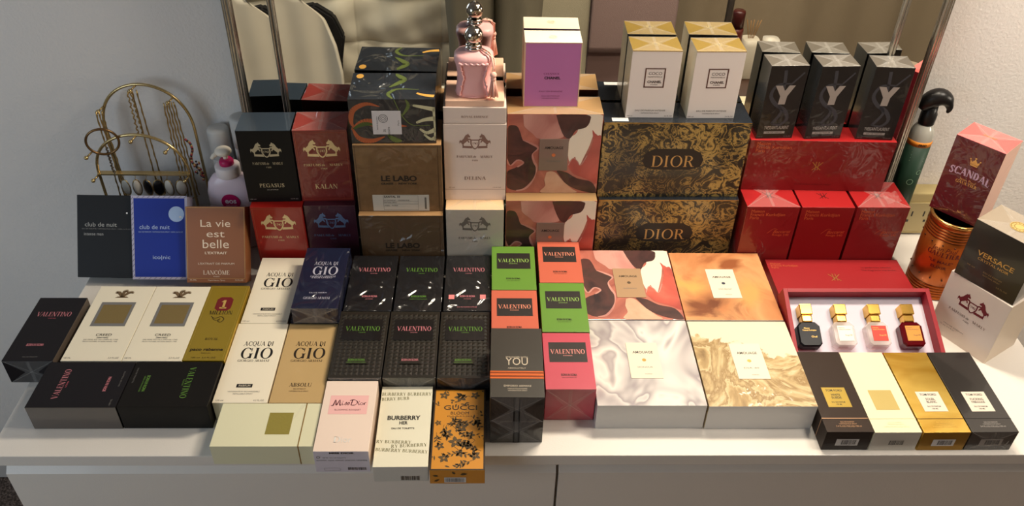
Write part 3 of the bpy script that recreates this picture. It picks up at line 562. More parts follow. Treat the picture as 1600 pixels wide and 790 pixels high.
tan_l = K('label_tan', (172, 138, 104), .5); cream_l = K('label_cream', (228, 216, 194), .5); grey_l = K('label_taupe', (134, 112, 100), .4, coat=.4)
amo('amA1', 'flat square carton with marbled red, charcoal and ivory art around a tan label', g_base, 'T', tan_l, 'GUIDANCE', {'F': grey_film}, art=True, dot=K('dot_brown', (96, 78, 60), .4), woman=False)
amo('amA2', 'flat square carton with amber watercolour art and a cream label', love, 'T', cream_l, 'LOVE DELIGHT', {'F': grey_film}, dot=K('dot_blue', (64, 70, 84), .4))
amo('amA3', 'flat square wrapped carton with grey petal art and cream label', K('art_petals', (210, 200, 198), .42, film=.4, pattern=pat_honour), 'T', cream_l, 'HONOUR', {'F': grey_film, 'L': grey_film})
amo('amA4', 'flat square wrapped carton with ivory and brown shore art and cream label', K('art_shore', (226, 206, 170), .42, film=.3, pattern=pat_sea), 'T', cream_l, 'DIA 40', {'F': grey_film, 'R': grey_film})
ktop = K('gold_kraft_wrapped', (178, 142, 98), .35, .2, film=.4)
amo('amu_lo', 'upright square marbled carton standing beneath another marbled one', g_base, 'F', grey_l, 'GUIDANCE', {'T': ktop}, art=True, dot=K('dot_orange', (214, 120, 70), .4), y=(4.6, 10.75), woman=False)
amo('amu', 'upright square marbled carton carrying the lilac box', g_base, 'F', grey_l, 'GUIDANCE', {'T': ktop}, art=True, dot=K('dot_orange', (214, 120, 70), .4), y=(4.6, 10.75), woman=False, fold=True)
# --- lilac box
lil = K('lilac_card', (184, 112, 168), .45, coat=.15)
b = Box('chance', 'lilac box with ivory top standing on the marbled carton', lil, sides={'T': board_cream, 'L': K('beige_edge', (214, 186, 150), .5), 'R': K('beige_edge', (214, 186, 150), .5)})
b.put('lettering', 'F', [(S('CHANCE', -.1, 5.79, 2.57, .3)+Bt('EAU SPLENDIDE', -.1, 2.71, 3.8, .24)+Bt('EAU DE PARFUM', -.1, 1.9, 2.9, .18)+Bt('VAPORISATEUR SPRAY', -.1, 1.5, 2.9, .16), K('ink_plum', (120, 56, 96), .4)), (Bt('CHANEL', .05, 5.0, 2.6, .45, bold=.03), ink_black)])
b.put('trim', 'F', [(frame(-4.5, .02, 4.5, 11.26, .13), K('beige_edge', (214, 186, 150), .5))])
def cc(cx, cy, r): return _bw(cx-r*.35, cy, r*.72, r*.72, 45, 315, r*.2, r*.2, 14)+_bw(cx+r*.35, cy, r*.72, r*.72, -135, 135, r*.2, r*.2, 14)+ring(cx, cy, r*1.5, r*.14)
b.put('seal', 'T', [(cc(0, 2.0, .42), K('seal_beige', (206, 190, 160), .4))])
# --- gilt marbled gift boxes and white boxes
dm = K('gilt_marble', (40, 34, 26), .4, pattern=pat_marble, coat=.3)
for key, lab in (('dior_lo', 'black gift box with gilt veins standing beneath its twin'), ('dior', 'black gift box with gilt veins carrying two white boxes')):
    b = Box(key, lab, dm, name='gift_box', cat='gift box', sides={'T': K('black_gloss_top', (34, 38, 44), .2, film=.7)})
    pq = [(-5.2, 7.3), (-4.6, 6.1), (-3, 5.6), (3.2, 5.6), (4.8, 6.2), (5.2, 7.5), (4.6, 8.9), (3, 9.7), (-3.4, 9.7), (-4.8, 8.8)]
    b.put('plaque', 'F', [([pq], K('plaque_black', (34, 30, 28), .5))], label='dark oval plaque')
    gi = K('ink_gilt', (196, 156, 96), .4, .2); b.put('lettering', 'F', [(S('DIOR', .1, 6.15, 7.3, 2.2, 0, .13, .045), gi)]); b.put('size_print', 'F', [(Bt('4 x 30 ML', -9.1, .7, 2.6, .5), gi)]); b.put('size_print', 'F', [(Bt('4 x 1.0 FL OZ', 8.7, .65, 4.7, .5), gi)])
    b.put('rim', 'F', [([_rc(-12.2, 14.5, 12.2, 14.65)], K('gilt_rim', (190, 150, 76), .3, .6))])
    if key == 'dior':
        bm = newbm(); bmbox(bm, -10.9, -8.2, .4, 1.5, b.h, b.h+.05); link('price_sticker', bm, barc, b.root)['label'] = 'white price sticker'
goldtop = K('gold_foil_wrapped', (176, 146, 76), .3, .5, film=.5)
for key, lab in (('cocoA', 'white box with gold top and square name frame, nearer the lilac box'), ('cocoB', 'white box with gold top and square name frame, nearer the tall black cartons')):
    b = Box(key, lab, K('white_wrapped', (232, 222, 216), .42, film=.2), sides={'T': goldtop, 'L': K('cream_gold_side', (214, 206, 180), .3, film=.4)})
    b.put('trim', 'F', [([_rc(-3.95, 11.75, 3.95, 11.9)], K('gold_trim', (198, 166, 92), .3, .6))])
    f = b.put('label', 'F', [(frame(-1.6, 5.5, 1.7, 8.93, .2), K('frame_brown', (98, 66, 58), .4, .2))], label='brown square frame')
    b.put('lettering', 'F', [(Bt('COCO', .08, 7.75, 2.15, .5)+Bt('MADEMOISELLE', .08, 7.3, 2.3, .22)+Bt('CHANEL', .08, 6.34, 2.3, .42, bold=.03)+Bt('PARIS', .08, 5.95, 1.1, .22)+Bt('EAU DE PARFUM INTENSE', 0, 1.25, 5.0, .26)+Bt('VAPORISATEUR SPRAY', 0, .8, 3.0, .18)+Bt('100 ml', -3.3, .25, .9, .22)+Bt('3.4 FL.OZ', 3.1, .25, 1.3, .22), K('ink_sepia', (66, 50, 44), .5))])
    b.fold('T'); b.put('seal', 'T', [(cc(0, 2.3, .42), K('seal_pale', (226, 206, 150), .3, .4))], e=.05)
# --- red cartons
red = K('red_card', (132, 14, 18), .45, coat=.15); redf = K('red_wrapped', (126, 20, 24), .38, film=.8); redtop = K('red_top_wrapped', (160, 26, 28), .42, film=.25)
rg_ink = K('ink_red_gold', (206, 104, 62), .4, .2)
def kk(cx, cy, s, m=None): 
    o = []
    for sx in (-1, 1): o += stroke([(cx+sx*.15*s, cy-.55*s), (cx+sx*.15*s, cy+.55*s)], lambda t: .07*s)+stroke([(cx+sx*.15*s, cy), (cx+sx*.6*s, cy+.5*s)], lambda t: .07*s)+stroke([(cx+sx*.15*s, cy), (cx-sx*.5*s, cy-.55*s)], lambda t: .07*s)
    return o
def three(x, y, k=1.0): return Bt('Maison', x+1.15*k, y+1.4*k, 2.3*k, .6*k)+Bt('Francis Kurkdjian', x+3.0*k, y+.7*k, 6.0*k, .62*k)+Bt('Paris', x+.78*k, y, 1.56*k, .6*k)
def script2(x, y): return Bt('Baccarat', x, y, 3.1, .62, 2, shear=.4)+stroke(curve([(x-2.6, y-.1), (x-1.6, y+.9), (x-.9, y+.75)]), lambda t: .06)+Bt('Rouge 540', x-.15, y-.62, 2.9, .45)
for key, lab in (('b1', 'upright red carton with gold wording, next to the gilt-veined gift box'), ('b2', 'upright red carton with gold wording, middle of three beneath the long red box'), ('b3', 'upright red carton with crumpled wrap on top, beside the wall socket')):
    b = Box(key, lab, redf if key != 'b2' else red, sides={'T': redtop})
    b.put('lettering', 'F', [(three(-3.75, 12.35), rg_ink), (script2(2.5, 9.4), rg_ink)])
    b.put('emblem', 'T', [(kk(0, 3.6, 1.6), K('ink_black_red', (70, 10, 12), .5))])
    if key != 'b2': b.fold('T')
    if key == 'b3':
        bm = newbm(); rr = random.Random(3)
        vs = [[bm.verts.new((1.0+i*.55+rr.uniform(-.12, .12), 1.0+j*.55, b.h+.05+rr.uniform(0, .75)*(0 < i < 5))) for j in range(7)] for i in range(6)]
        for i in range(5):
            for j in range(6): bm.faces.new((vs[i][j], vs[i+1][j], vs[i+1][j+1], vs[i][j+1]))
        link('crumpled_film', bm, film_x(), b.root)
b = Box('mfk', 'long red wrapped box lying across three red cartons', redf, name='gift_box', cat='gift box', sides={'T': redtop})
b.put('lettering', 'F', [(three(-11.3, 7.7), rg_ink), (Bt('EAU DE PARFUM  EXTRAIT DE PARFUM', 0, 1.2, 6.4, .22)+Bt('4 x 11 ml', -9.6, .5, 2, .22), K('ink_dark_red', (86, 10, 12), .5))])
b.put('emblem', 'F', [(kk(-.1, 5.1, 1.5), ink_gold)])
b = Box('lid', 'red box cover lying flat behind the open bottle tray', K('red_lid', (150, 20, 26), .55), name='gift_cover', cat='box cover', body='cover_panel')
b.put('lettering', 'T', [(Bt('La garde-robe olfactive', 7.4, 12.75, 5.4, .42)+Bt('The fragrance wardrobe', 7.6, 12.0, 6.2, .42), K('ink_dark_red', (86, 10, 12), .5)), (three(-11.4, 12.6, .8), rg_ink)])
b.put('emblem', 'T', [(kk(-.85, 10.2, 1.7), ink_gold)])
# --- tall black cartons with a bold grey letter
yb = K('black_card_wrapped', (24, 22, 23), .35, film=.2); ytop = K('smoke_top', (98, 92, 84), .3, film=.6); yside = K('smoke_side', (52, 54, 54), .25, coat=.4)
for key, lab in (('Y1', 'tall black carton with bold grey letter, next to the gilt-veined box'), ('Y2', 'tall black carton with bold grey letter, middle of three on the red box'), ('Y3', 'tall black carton with bold grey letter, turned slightly at the mirror\'s end')):
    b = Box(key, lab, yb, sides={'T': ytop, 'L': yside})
    mono = K('monogram_grey', (58, 58, 64), .35)
    b.put('monogram', 'F', [(stroke(curve([(-.6, 12.6), (-.35, 10.2), (-.4, 7.5)]), lambda t: .55)+stroke([(2.6, 12.2), (.4, 9.6)], lambda t: .3)+stroke(curve([(.9, 10.2), (-1.4, 10), (-2.2, 8.2), (-1.2, 6.6), (.6, 5.4), (1.4, 3.8), (.4, 2.6), (-1.2, 2.9)]), lambda t: .2+.5*math.sin(PI*t))+stroke(curve([(-.6, 6.2), (.2, 5), (-1.1, 2.7)]), lambda t: .5), mono)])
    b.put('letter', 'F', [([[(-1.75, 9.9), (-.6, 9.9), (-.02, 8.93), (.55, 9.9), (1.6, 9.9), (.56, 7.95), (.46, 6.46), (-.7, 6.46), (-.62, 7.95)]], K('letter_grey', (158, 150, 144), .4, .2))])
    b.put('lettering', 'F', [(Bt('YVESSAINTLAURENT', 0, 1.8, 4.2, .6), ink_silver), ([_rc(-2.0, .95, 1.6, 1.4)], K('bar_grey', (150, 146, 142), .4)), (Bt('EAU DE PARFUM', -.2, 1.06, 2.6, .24), ink_black), (Bt('100 ml', -2.5, .3, .8, .2)+Bt('3.3 FL.OZ', 2.2, .3, 1.2, .2), ink_grey)])
    b.fold('T')
# --- crest cartons
maroon = K('maroon_wrapped', (122, 38, 34), .34, film=.6); plum = K('plum_wrapped', (62, 26, 40), .34, film=.6); redb = K('deep_red_wrapped', (150, 26, 20), .34, film=.5)
def crested(key, lab, m, ink, word, wy, ww, wc, ey, ew, side=None, wordy=7.4, pw=6.4, name='perfume_box'):
    b = Box(key, lab, m, sides=side, name=name)
    b.put('emblem', 'F', [(crest(0, ey, ew), ink)])
    if word: b.put('lettering', 'F', [(S(word, 0, wy, ww, wc), ink)])
    it = S('PARFUMS', -pw*.29, wordy, pw*.43, .46)+Bt('de', -pw*.01, wordy, pw*.08, .46, shear=.3)+S('MARLY', pw*.32, wordy, pw*.34, .46)+S('PARIS', 0, wordy-.65, pw*.16, .28)
    b.put('lettering', 'F', [(it, ink)]); return b
edge = K('inner_line', (170, 80, 60), .4)
c_gold = K('emblem_cream_gold', (226, 200, 150), .3, .3)
b = crested('herod', 'red crested carton beneath the black crested carton', redb, c_gold, None, 0, 0, 0, 10.6, 5.3, {'T': redb})
b.put('trim', 'F', [(frame(-4.1, .4, 4.1, 13.6, .07), edge)])
b = crested('oaj', 'plum crested carton beneath the reddish brown crested carton', plum, K('emblem_blue', (126, 150, 190), .25, .6), None, 0, 0, 0, 10.6, 5.3, {'L': maroon})
b = crested('peg', 'black crested carton standing beside the white pump bottle', K('black_satin', (17, 16, 16), .45, spec=.25), K('emblem_silver', (196, 186, 160), .3, .5), 'PEGASUS', 3.0, 4.1, .75, 10.2, 4.5, {'T': K('slate_top', (62, 74, 86), .25, coat=.7)}, 7.5, 5.0)
b.put('lettering', 'F', [(Bt('EAU DE PARFUM', 0, 2.4, 1.8, .2)+Bt('125 ml', -3.6, .5, 1, .2)+Bt('4.2 FL.OZ', 3.4, .5, 1.3, .2), ink_silver)])
b = crested('kalan', 'reddish brown crested carton beside the dark flower-printed box', maroon, c_gold, 'KALAN', 2.55, 3.7, .95, 10.3, 5.4, {'T': K('red_wrapped_top', (170, 70, 62), .3, film=1)}, 7.1, 6.5)
b.put('trim', 'F', [(frame(-4.1, .4, 4.1, 13.5, .07), edge)]); b.fold('T')
pw_m = K('silver_white_wrapped', (190, 180, 166), .3, film=1.25)
b = crested('pdmw', 'silvery white wrapped carton beneath the pink bottle\'s opened box', pw_m, K('emblem_grey', (112, 104, 96), .4), None, 0, 0, 0, 11.3, 4.8, {'T': K('peach_top', (232, 196, 152), .45)}, 8.2, 5.6)
b.fold('T')
ce = K('cream_pink_card', (226, 208, 196), .5); pch = K('peach_card', (240, 196, 168), .5)
b = crested('delina', 'opened cream presentation box with peach plinth under the pink bottle', ce, K('emblem_rose_gold', (150, 116, 104), .4, .2), 'DELINA', 4.15, 3.6, .65, 11.5, 4.6, None, 8.5, 6.0, 'presentation_box')
b.put('lettering', 'F', [(Bt('75 ml', -4.0, 2.5, 1.0, .2)+Bt('2.5 FL.OZ', 3.7, 2.5, 1.4, .2)+[_rc(-5.1, 2.2, 5.1, 2.25)], K('emblem_rose_gold', (150, 116, 104), .4, .2))])
bm = newbm(); bmbox(bm, -5.1, 5.1, .08, 7.55, b.h+.1, b.h+3.0, .1, 2); o = link('inner_band', bm, ce, b.root)
bd = S('ROYAL ESSENCE', 0, 1.05, 4.3, .38)
bm = newbm()
for p in bd: bm.faces.new([bm.verts.new((x, .05, b.h+.1+z)) for x, z in p])
link('lettering', bm, K('emblem_rose_gold', (150, 116, 104), .4, .2), o)
bm = newbm(); bmbox(bm, -4.75, 4.75, .35, 7.5, b.h+3.0, b.h+4.1, .15, 2); link('plinth', bm, pch, b.root)['label'] = 'peach plinth'
# --- kraft boxes
kr = K('kraft_wrapped', (118, 88, 56), .5, film=.35, pattern=pat([(.3, (108, 80, 50)), (.7, (126, 95, 62))], 60, detail=4)); kr2 = K('kraft_dark_wrapped', (94, 73, 52), .4, film=1.2)
kline = K('kraft_line', (86, 62, 38), .6)
for key, lab, m in (('lab_lo', 'shiny brown kraft box beneath another kraft box', kr2), ('lab', 'brown kraft box with white sticker, under the dark flower-printed box', kr)):
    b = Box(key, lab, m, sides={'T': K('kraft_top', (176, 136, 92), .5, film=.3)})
    b.put('lid_line', 'F', [([_rc(-6.95, 0.05, -6.85, 13.0), _rc(6.55, .05, 6.65, 13.0), _rc(-7.1, 12.75, 7.1, 12.85)], kline)])
    b.put('lettering', 'F', [(Bt('LE LABO', 0, 6.2, 5.95, 1.08, bold=.035)+Bt('GRASSE  -  NEW YORK', 0, 5.5, 6.1, .38, bold=.03), K('ink_stencil', (44, 34, 24), .6))])
    if key == 'lab':
        p = b.plate('F', -4.7, .12, 4.85, 3.42, K('sticker_grey', (196, 190, 178), .5), .04, label='white product sticker')
        b.put('lettering', 'F', [(Bt('SANTAL 33', -1.4, 2.85, 2.7, .4, bold=.03)+Bt('EAU DE PARFUM  -  VAPORISATEUR', -.7, 2.2, 4.4, .22)+Bt('NATURAL SPRAY', -1.7, 1.75, 2.2, .22)+Bt('LABEL  PARIS', -1.7, 1.1, 2.4, .22)+frame(-2.9, .35, 3.0, 3.3, .03)+[_rc(-2.9, 1.55, 3, 1.58), _rc(-2.9, 2.05, 3, 2.08)]+barcode(4.3, 1.7, .4, 2.4), K('ink_soft', (70, 64, 58), .6))], parent=p, e=.05)
# --- dark box printed with orange bloom and hand
dk = K('charcoal_print', (40, 40, 44), .32, film=.7)
b = Box('obs', 'dark box printed with orange bloom, green leaves and pale hand, on kraft boxes', dk, sides={'T': K('charcoal_print_top', (46, 50, 56), .28, film=1.3)})
org = K('print_orange', (176, 92, 54), .45); grn = K('print_green', (104, 118, 62), .45); dgr = K('print_dark_green', (72, 88, 40), .45); hand = K('print_hand', (206, 200, 160), .45); yel = K('print_yellow', (232, 176, 84), .45)
cres = stroke(curve([(-1.9, 6.7), (-4.0, 7.2), (-6.1, 6.1), (-6.6, 4.2), (-6.3, 3.0)]), lambda t: .1+.75*math.sin(PI*min(1, t*.95)))+stroke(curve([(-6.6, 3.0), (-5.6, 1.0), (-3.6, .5), (-1.4, 1.3)]), lambda t: .1+.8*math.sin(PI*t))+stroke(curve([(-6.7, 2.6), (-4.6, 3.9), (-2.0, 3.6), (2.2, 3.2)]), lambda t: .1+1.2*math.sin(PI*t))
lv = stroke(curve([(-1.0, 1.6), (.2, .7), (1.3, .5)]), lambda t: .9*math.sin(PI*t)+.05)+stroke(curve([(.4, 8.0), (1.6, 5.0), (3.2, 3.4), (6.0, 3.4)]), lambda t: .14)+stroke(curve([(1.5, 5.0), (2.6, 6.8), (2.2, 8.0)]), lambda t: .5*math.sin(PI*t)+.05)
hd = []
for p, wd in (([(6.8, 6.2), (5.0, 6.6), (3.5, 6.9)], .8), ([(6.8, 4.6), (5.2, 4.4), (3.9, 3.9)], .85), ([(6.8, 2.6), (5.4, 2.0), (4.4, 2.6)], .8), ([(6.8, 1.2), (6.0, .8), (5.0, 1.6)], .7), ([(6.6, 6.6), (6.7, 3.6), (6.6, .6)], .5)): hd += stroke(curve(p), lambda t, wd=wd: wd*(1-.55*t))+[disc(p[-1][0], p[-1][1], wd*.24)]
hd = [[(max(-6.8, min(6.8, x)), max(.05, min(7.95, y))) for x, y in q] for q in hd]
b.put('printed_art', 'F', [(cres, org), (stroke(curve([(-6.5, 2.7), (-4.6, 3.6), (-2.6, 3.4)]), lambda t: .7*math.sin(PI*t)+.02), dgr), (lv, grn), (hd, hand)])
tl = stroke(curve([(.2, 0.1), (-.6, 1.6), (.2, 3.0), (1.4, 3.4), (4.2, 3.2)]), lambda t: .15+.9*math.sin(PI*t)*(1-t))+stroke(curve([(-.6, 4.0), (.4, 5.0), (1.6, 6.6), (.6, 8.2), (.2, 8.8)]), lambda t: .1+1.0*math.sin(PI*t))
b.put('printed_art', 'T', [(tl, grn), ([disc(-5.6, 7.9, .6, .8), ] + stroke(curve([(6.7, 1.0), (5.2, 1.3), (3.9, 2.0)]), lambda t: .9*(1-.5*t)), yel)])
lb = b.plate('F', -3.25, 1.72, 1.35, 5.97, K('label_white', (212, 206, 206), .5), .04, label='white paper label')
b.put('lettering', 'F', [(Bt('Obsessive', -.55, 2.0, 2.2, .4, 90)+Bt('35', -1.2, 2.4, .5, .4, 90)+Bt('Extrait de parfum', -2.4, 3.8, 2.4, .2, 90)+Bt('Paris', 1.0, 3.8, .9, .24, 90)+ring(-1.5, 4.6, .75, .08)+ring(-1.5, 4.6, .5, .06)+ring(-1.5, 4.6, .25, .06), ink_black)], parent=lb, e=.05)
# --- three leaning cartons at the back left
b = Box('cdn', 'black carton leaning back against the gold jewelry stand', K('charcoal_card', (22, 21, 21), .5, spec=.25))
b.put('lettering', 'F', [(Bt('club de nuit', -.65, 8.9, 5.5, .7)+Bt('intense man', -1.9, 7.35, 3.3, .5), K('ink_mid', (160, 158, 152), .4)), (Bt('EAU DE TOILETTE / VAPORISATEUR SPRAY / 105ML 3.6 FL.OZ', .3, 8.4, 8.4, .2), ink_grey)])
b.put('stud', 'F', [([disc(3.87, 11.3, .16)], ink_white)])
b = Box('ico', 'royal blue carton with silver disc leaning beside the black one', K('royal_blue', (14, 40, 140), .45, spec=.3), sides={'T': K('grey_lilac', (176, 172, 190), .5), 'R': K('grey_lilac', (176, 172, 190), .5)})
bl = K('border_lilac', (172, 168, 190), .5)
b.put('border', 'F', [(frame(-4.8, .02, 4.8, 14.55, .42), bl), ([q for k in range(16) for q in stroke([(-4.75, .4+k*.9), (-4.45, .9+k*.9)], lambda t: .07)]+[q for k in range(10) for q in stroke([(-3.8+k*.9, 14.2), (-3.4+k*.9, 14.5)], lambda t: .07)+stroke([(-3.8+k*.9, .08), (-3.4+k*.9, .38)], lambda t: .07)], K('ink_navy', (30, 34, 74), .5))])
b.put('disc', 'F', [([disc(2.93, 11.4, 1.35)], K('silver_disc', (150, 164, 186), .35, .4)), ([disc(3.6, 10.9, .2)], ink_white)])
b.put('lettering', 'F', [(Bt('club de nuit', -.85, 8.8, 5.2, .7)+Bt('ico|nic', .25, 3.6, 3.0, .62), K('ink_ice', (166, 184, 222), .4)), (Bt('EAU DE PARFUM / VAPORISATEUR SPRAY / 105ML 3.6 FL.OZ', .2, 8.2, 7.6, .2), K('ink_ice', (166, 184, 222), .4))])
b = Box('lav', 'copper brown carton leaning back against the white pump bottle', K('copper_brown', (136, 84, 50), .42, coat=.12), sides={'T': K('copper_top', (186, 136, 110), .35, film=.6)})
cl = K('ink_champagne', (226, 196, 160), .4)
b.put('lettering', 'F', [(Bt('La vie', 0, 9.75, 5.1, 1.2)+Bt('est', 0, 7.95, 3.1, .95)+Bt('belle', 0, 6.05, 4.5, 1.45)+Bt("L'EXTRAIT", 0, 5.0, 3.8, .45, bold=.02)+Bt("L'EXTRAIT DE PARFUM", 0, 3.19, 6.2, .34)+S('LANCÔME', 0, 1.43, 4.5, .74)+Bt('PARIS', 0, 1.0, 1.0, .2)+Bt('75 ML', -4.0, .35, 1.2, .26)+Bt('Vaporisateur Spray', 0, .35, 3, .24)+Bt('2.5 FL.OZ', 3.9, .35, 1.4, .26), K('ink_light', (226, 206, 182), .4))])
b.put('trim', 'F', [(frame(-4.95, .75, 4.95, 13.1, .07), K('line_gold', (196, 150, 90), .35, .4))])
# --- right end
scr = K('crimson_wrapped', (86, 12, 24), .36, film=.8); pkt = K('coral_pink_top', (232, 92, 88), .4, film=.4)
b = Box('scandal', 'crimson wrapped carton with coral top standing on the copper can', scr, sides={'T': pkt, 'R': K('coral_pale_side', (236, 186, 164), .4, film=.3)})
def arch(pol, cx, y0, k): return [[(x, y+k*(1-((x-cx)/3.2)**2)) for x, y in q] for q in pol]
b.put('lettering', 'F', [(arch(S('SCANDAL', .2, 7.5, 6.5, 1.35, 0, .24, .1), .2, 0, .35), K('ink_lilac_foil', (196, 168, 196), .3, .4)), (Bt('Jean Paul', .2, 7.0, 2.6, .42)+S('GAULTIER', .2, 6.35, 3.5, .55, 0, .22, .09), K('ink_gold_foil', (206, 158, 92), .3, .5)), (Bt('EAU DE PARFUM INTENSE', 0, 1.1, 4, .2)+Bt('80 ml', -3, .5, .8, .2)+Bt('2.7 FL.OZ', 3, .5, 1.2, .2), K('ink_rose_dim', (180, 90, 90), .4))])
crw = [[(-.35, 10.0), (.75, 10.0), (.85, 10.25), (-.45, 10.25)], [(-.45, 10.3), (.85, 10.3), (1.0, 11.0), (.6, 10.7), (.2, 11.3), (-.2, 10.7), (-.6, 11.0)], disc(.2, 11.4, .16), disc(1.0, 11.1, .13), disc(-.6, 11.1, .13)]
b.put('emblem', 'F', [(crw, K('ink_gold_foil', (206, 158, 92), .3, .5))]); b.fold('T')
b.put('lettering', 'T', [(Bt('Scandal', 0, 2.9, 2.2, .6, shear=.3), ink_gold)], e=.06)
b = Box('pdmr', 'white crested carton beneath the black carton with gold medallion', K('white_satin', (226, 212, 200), .45, coat=.2), sides={'R': K('white_satin_side', (214, 198, 180), .45)})
wine = K('emblem_wine', (112, 36, 44), .4)
b.put('emblem', 'F', [(crest(0, 8.5, 4.9), wine)])
b.put('lettering', 'F', [(S('PARFUMS', -1.9, 5.6, 2.9, .46)+Bt('de', 0, 5.6, .5, .46, shear=.3)+S('MARLY', 2.1, 5.6, 2.3, .46)+S('PARIS', 0, 4.95, 1.0, .28), ink_brown), (Bt('75 ml  2.5 fl.oz', -2.4, 2.1, 2.6, .2)+Bt('EAU DE PARFUM', -1.4, 2.6, 3.6, .2), ink_grey)])
b = Box('vers', 'black carton with gold words and medallion top, on the white crested carton', K('black_gloss', (18, 17, 15), .3, coat=.3), sides={'T': K('taupe_top', (150, 136, 118), .3, film=.3), 'R': K('grey_side', (150, 146, 140), .35, film=.3)})
b.put('lettering', 'F', [(Bt('VERSACE', .05, 5.1, 5.9, .85, bold=.01)+Bt('CRYSTAL NOIR', 0, 4.35, 5.0, .45), ink_gold), (Bt('EAU DE PARFUM', .6, 2.6, 3.0, .28)+Bt('NATURAL SPRAY', .6, 2.1, 2.8, .26)+Bt('3.0 FL.OZ', 2.6, 1.3, 1.8, .24)+Bt('90 ml', -3, 2.6, 1.3, .24), K('ink_dim_gold', (140, 116, 70), .4))])
b.fold('T'); b.put('medallion', 'T', [([disc(0, 3.4, 1.4)], K('medal_gold', (222, 190, 120), .3, .4)), (ring(0, 3.4, 1.3, .15)+ring(0, 3.4, .8, .12)+[q for k in range(12) for q in stroke([(.85*math.cos(k*PI/6), 3.4+.85*math.sin(k*PI/6)), (1.15*math.cos(k*PI/6), 3.4+1.15*math.sin(k*PI/6))], lambda t: .12)], K('medal_dark', (150, 120, 62), .35, .4))], e=.06)
# --- four cartons with square labels
def tf(key, lab, m, side, lcol, words, lb, capm, ink, seam=ink_gold, lt=None):
    b = Box(key, lab, m, sides=side, bev=.05)
    bm = newbm(); bmbox(bm, -b.w/2-.02, b.w/2+.02, 2.5, 2.62, -.0, b.h+.02); link('lid_seam', bm, seam, b.root)
    p = b.put('label', 'T', [([_rc(-1.7, lb, 1.82, lb+3.9)], lcol)], label=lt)
    it = []
    for i, wd in enumerate(words): it += Bt(wd, .05, lb+[3.1, 2.2, 1.65, .85, .4][i], [2.5, 1.4 if len(wd) < 7 else 2.0, 1.5 if len(wd) < 7 else 2.0, 2.0, .9][i], [.42, .42, .42, .26, .26][i], bold=.02)
    if it: b.put('lettering', 'T', [(it, ink_black)], parent=p)
    b.put('lettering', 'T', [(Bt('EAU DE PARFUM', .1, 1.75, 2.0, .22)+Bt('VAPORISATEUR SPRAY', .1, 1.4, 2.6, .2)+Bt('3.4 FL.OZ./OZ.LIQ./100 ml', .1, .95, 3.7, .26), ink)])
    s = b.put('label', 'F', [([_rc(-1.6, 1.0, 1.7, 2.4)], capm)], label='barcode sticker')
    b.put('barcode_print', 'F', [(barcode(.3, 1.7, 2.2, 1.0), ink_black)], parent=s)
    return b
br = K('dark_brown_card', (46, 33, 25), .5, spec=.25); brF = K('dark_brown_front', (34, 24, 20), .4)
tf('tf1', 'dark brown flat carton with gold square label at the front right', br, {'F': brF}, K('label_gold', (176, 148, 62), .38, .35), ('TOM FORD', 'WHITE', 'SUEDE', 'EAU DE PARFUM', '100 ML'), 4.7, barc, K('ink_copper', (196, 150, 110), .4, .3), K('seam_rose', (206, 160, 120), .35, .5), 'gold square label')
tf('tf2', 'cream wrapped flat carton with blank gold square', K('cream_card', (228, 216, 182), .45, coat=.15), {'F': K('grey_wrapped_end', (196, 192, 182), .4, film=.7)}, K('label_pale_gold', (192, 170, 104), .4, .3), (), 4.25, K('grey_wrapped_end', (196, 192, 182), .4, film=.7), K('ink_blind', (222, 208, 168), .4), K('seam_cream', (206, 190, 150), .5), 'blank gold square')
tf('tf3', 'shiny gold flat carton with white square label', K('gold_mirror_card', (206, 160, 56), .26, .7, pattern=pat_gold), {'F': K('gold_end', (150, 112, 30), .35, .6)}, K('label_ivory', (218, 206, 190), .5), ('TOM FORD', 'SOLEIL', 'BLANC', 'EAU DE PARFUM', '100 ML'), 3.95, barc, K('ink_gold_pale', (220, 180, 90), .4, .3), K('seam_gold_dark', (90, 62, 18), .4, .4), 'white square label')
b = tf('tf4', 'black flat carton with white square label, nearest the dresser\'s right end', K('charcoal_gloss', (42, 38, 36), .3, coat=.6), {'F': K('charcoal_end', (40, 34, 32), .3, film=.8)}, K('label_ivory', (218, 206, 190), .5), ('TOM FORD', 'FUCKING', 'FABULOUS', 'EAU DE PARFUM', '100 ML'), 3.9, K('sticker_dim', (150, 144, 138), .4), K('ink_silver_dim', (170, 164, 158), .4), K('seam_black2', (20, 18, 18), .4), 'white square label')
b.fold('F')

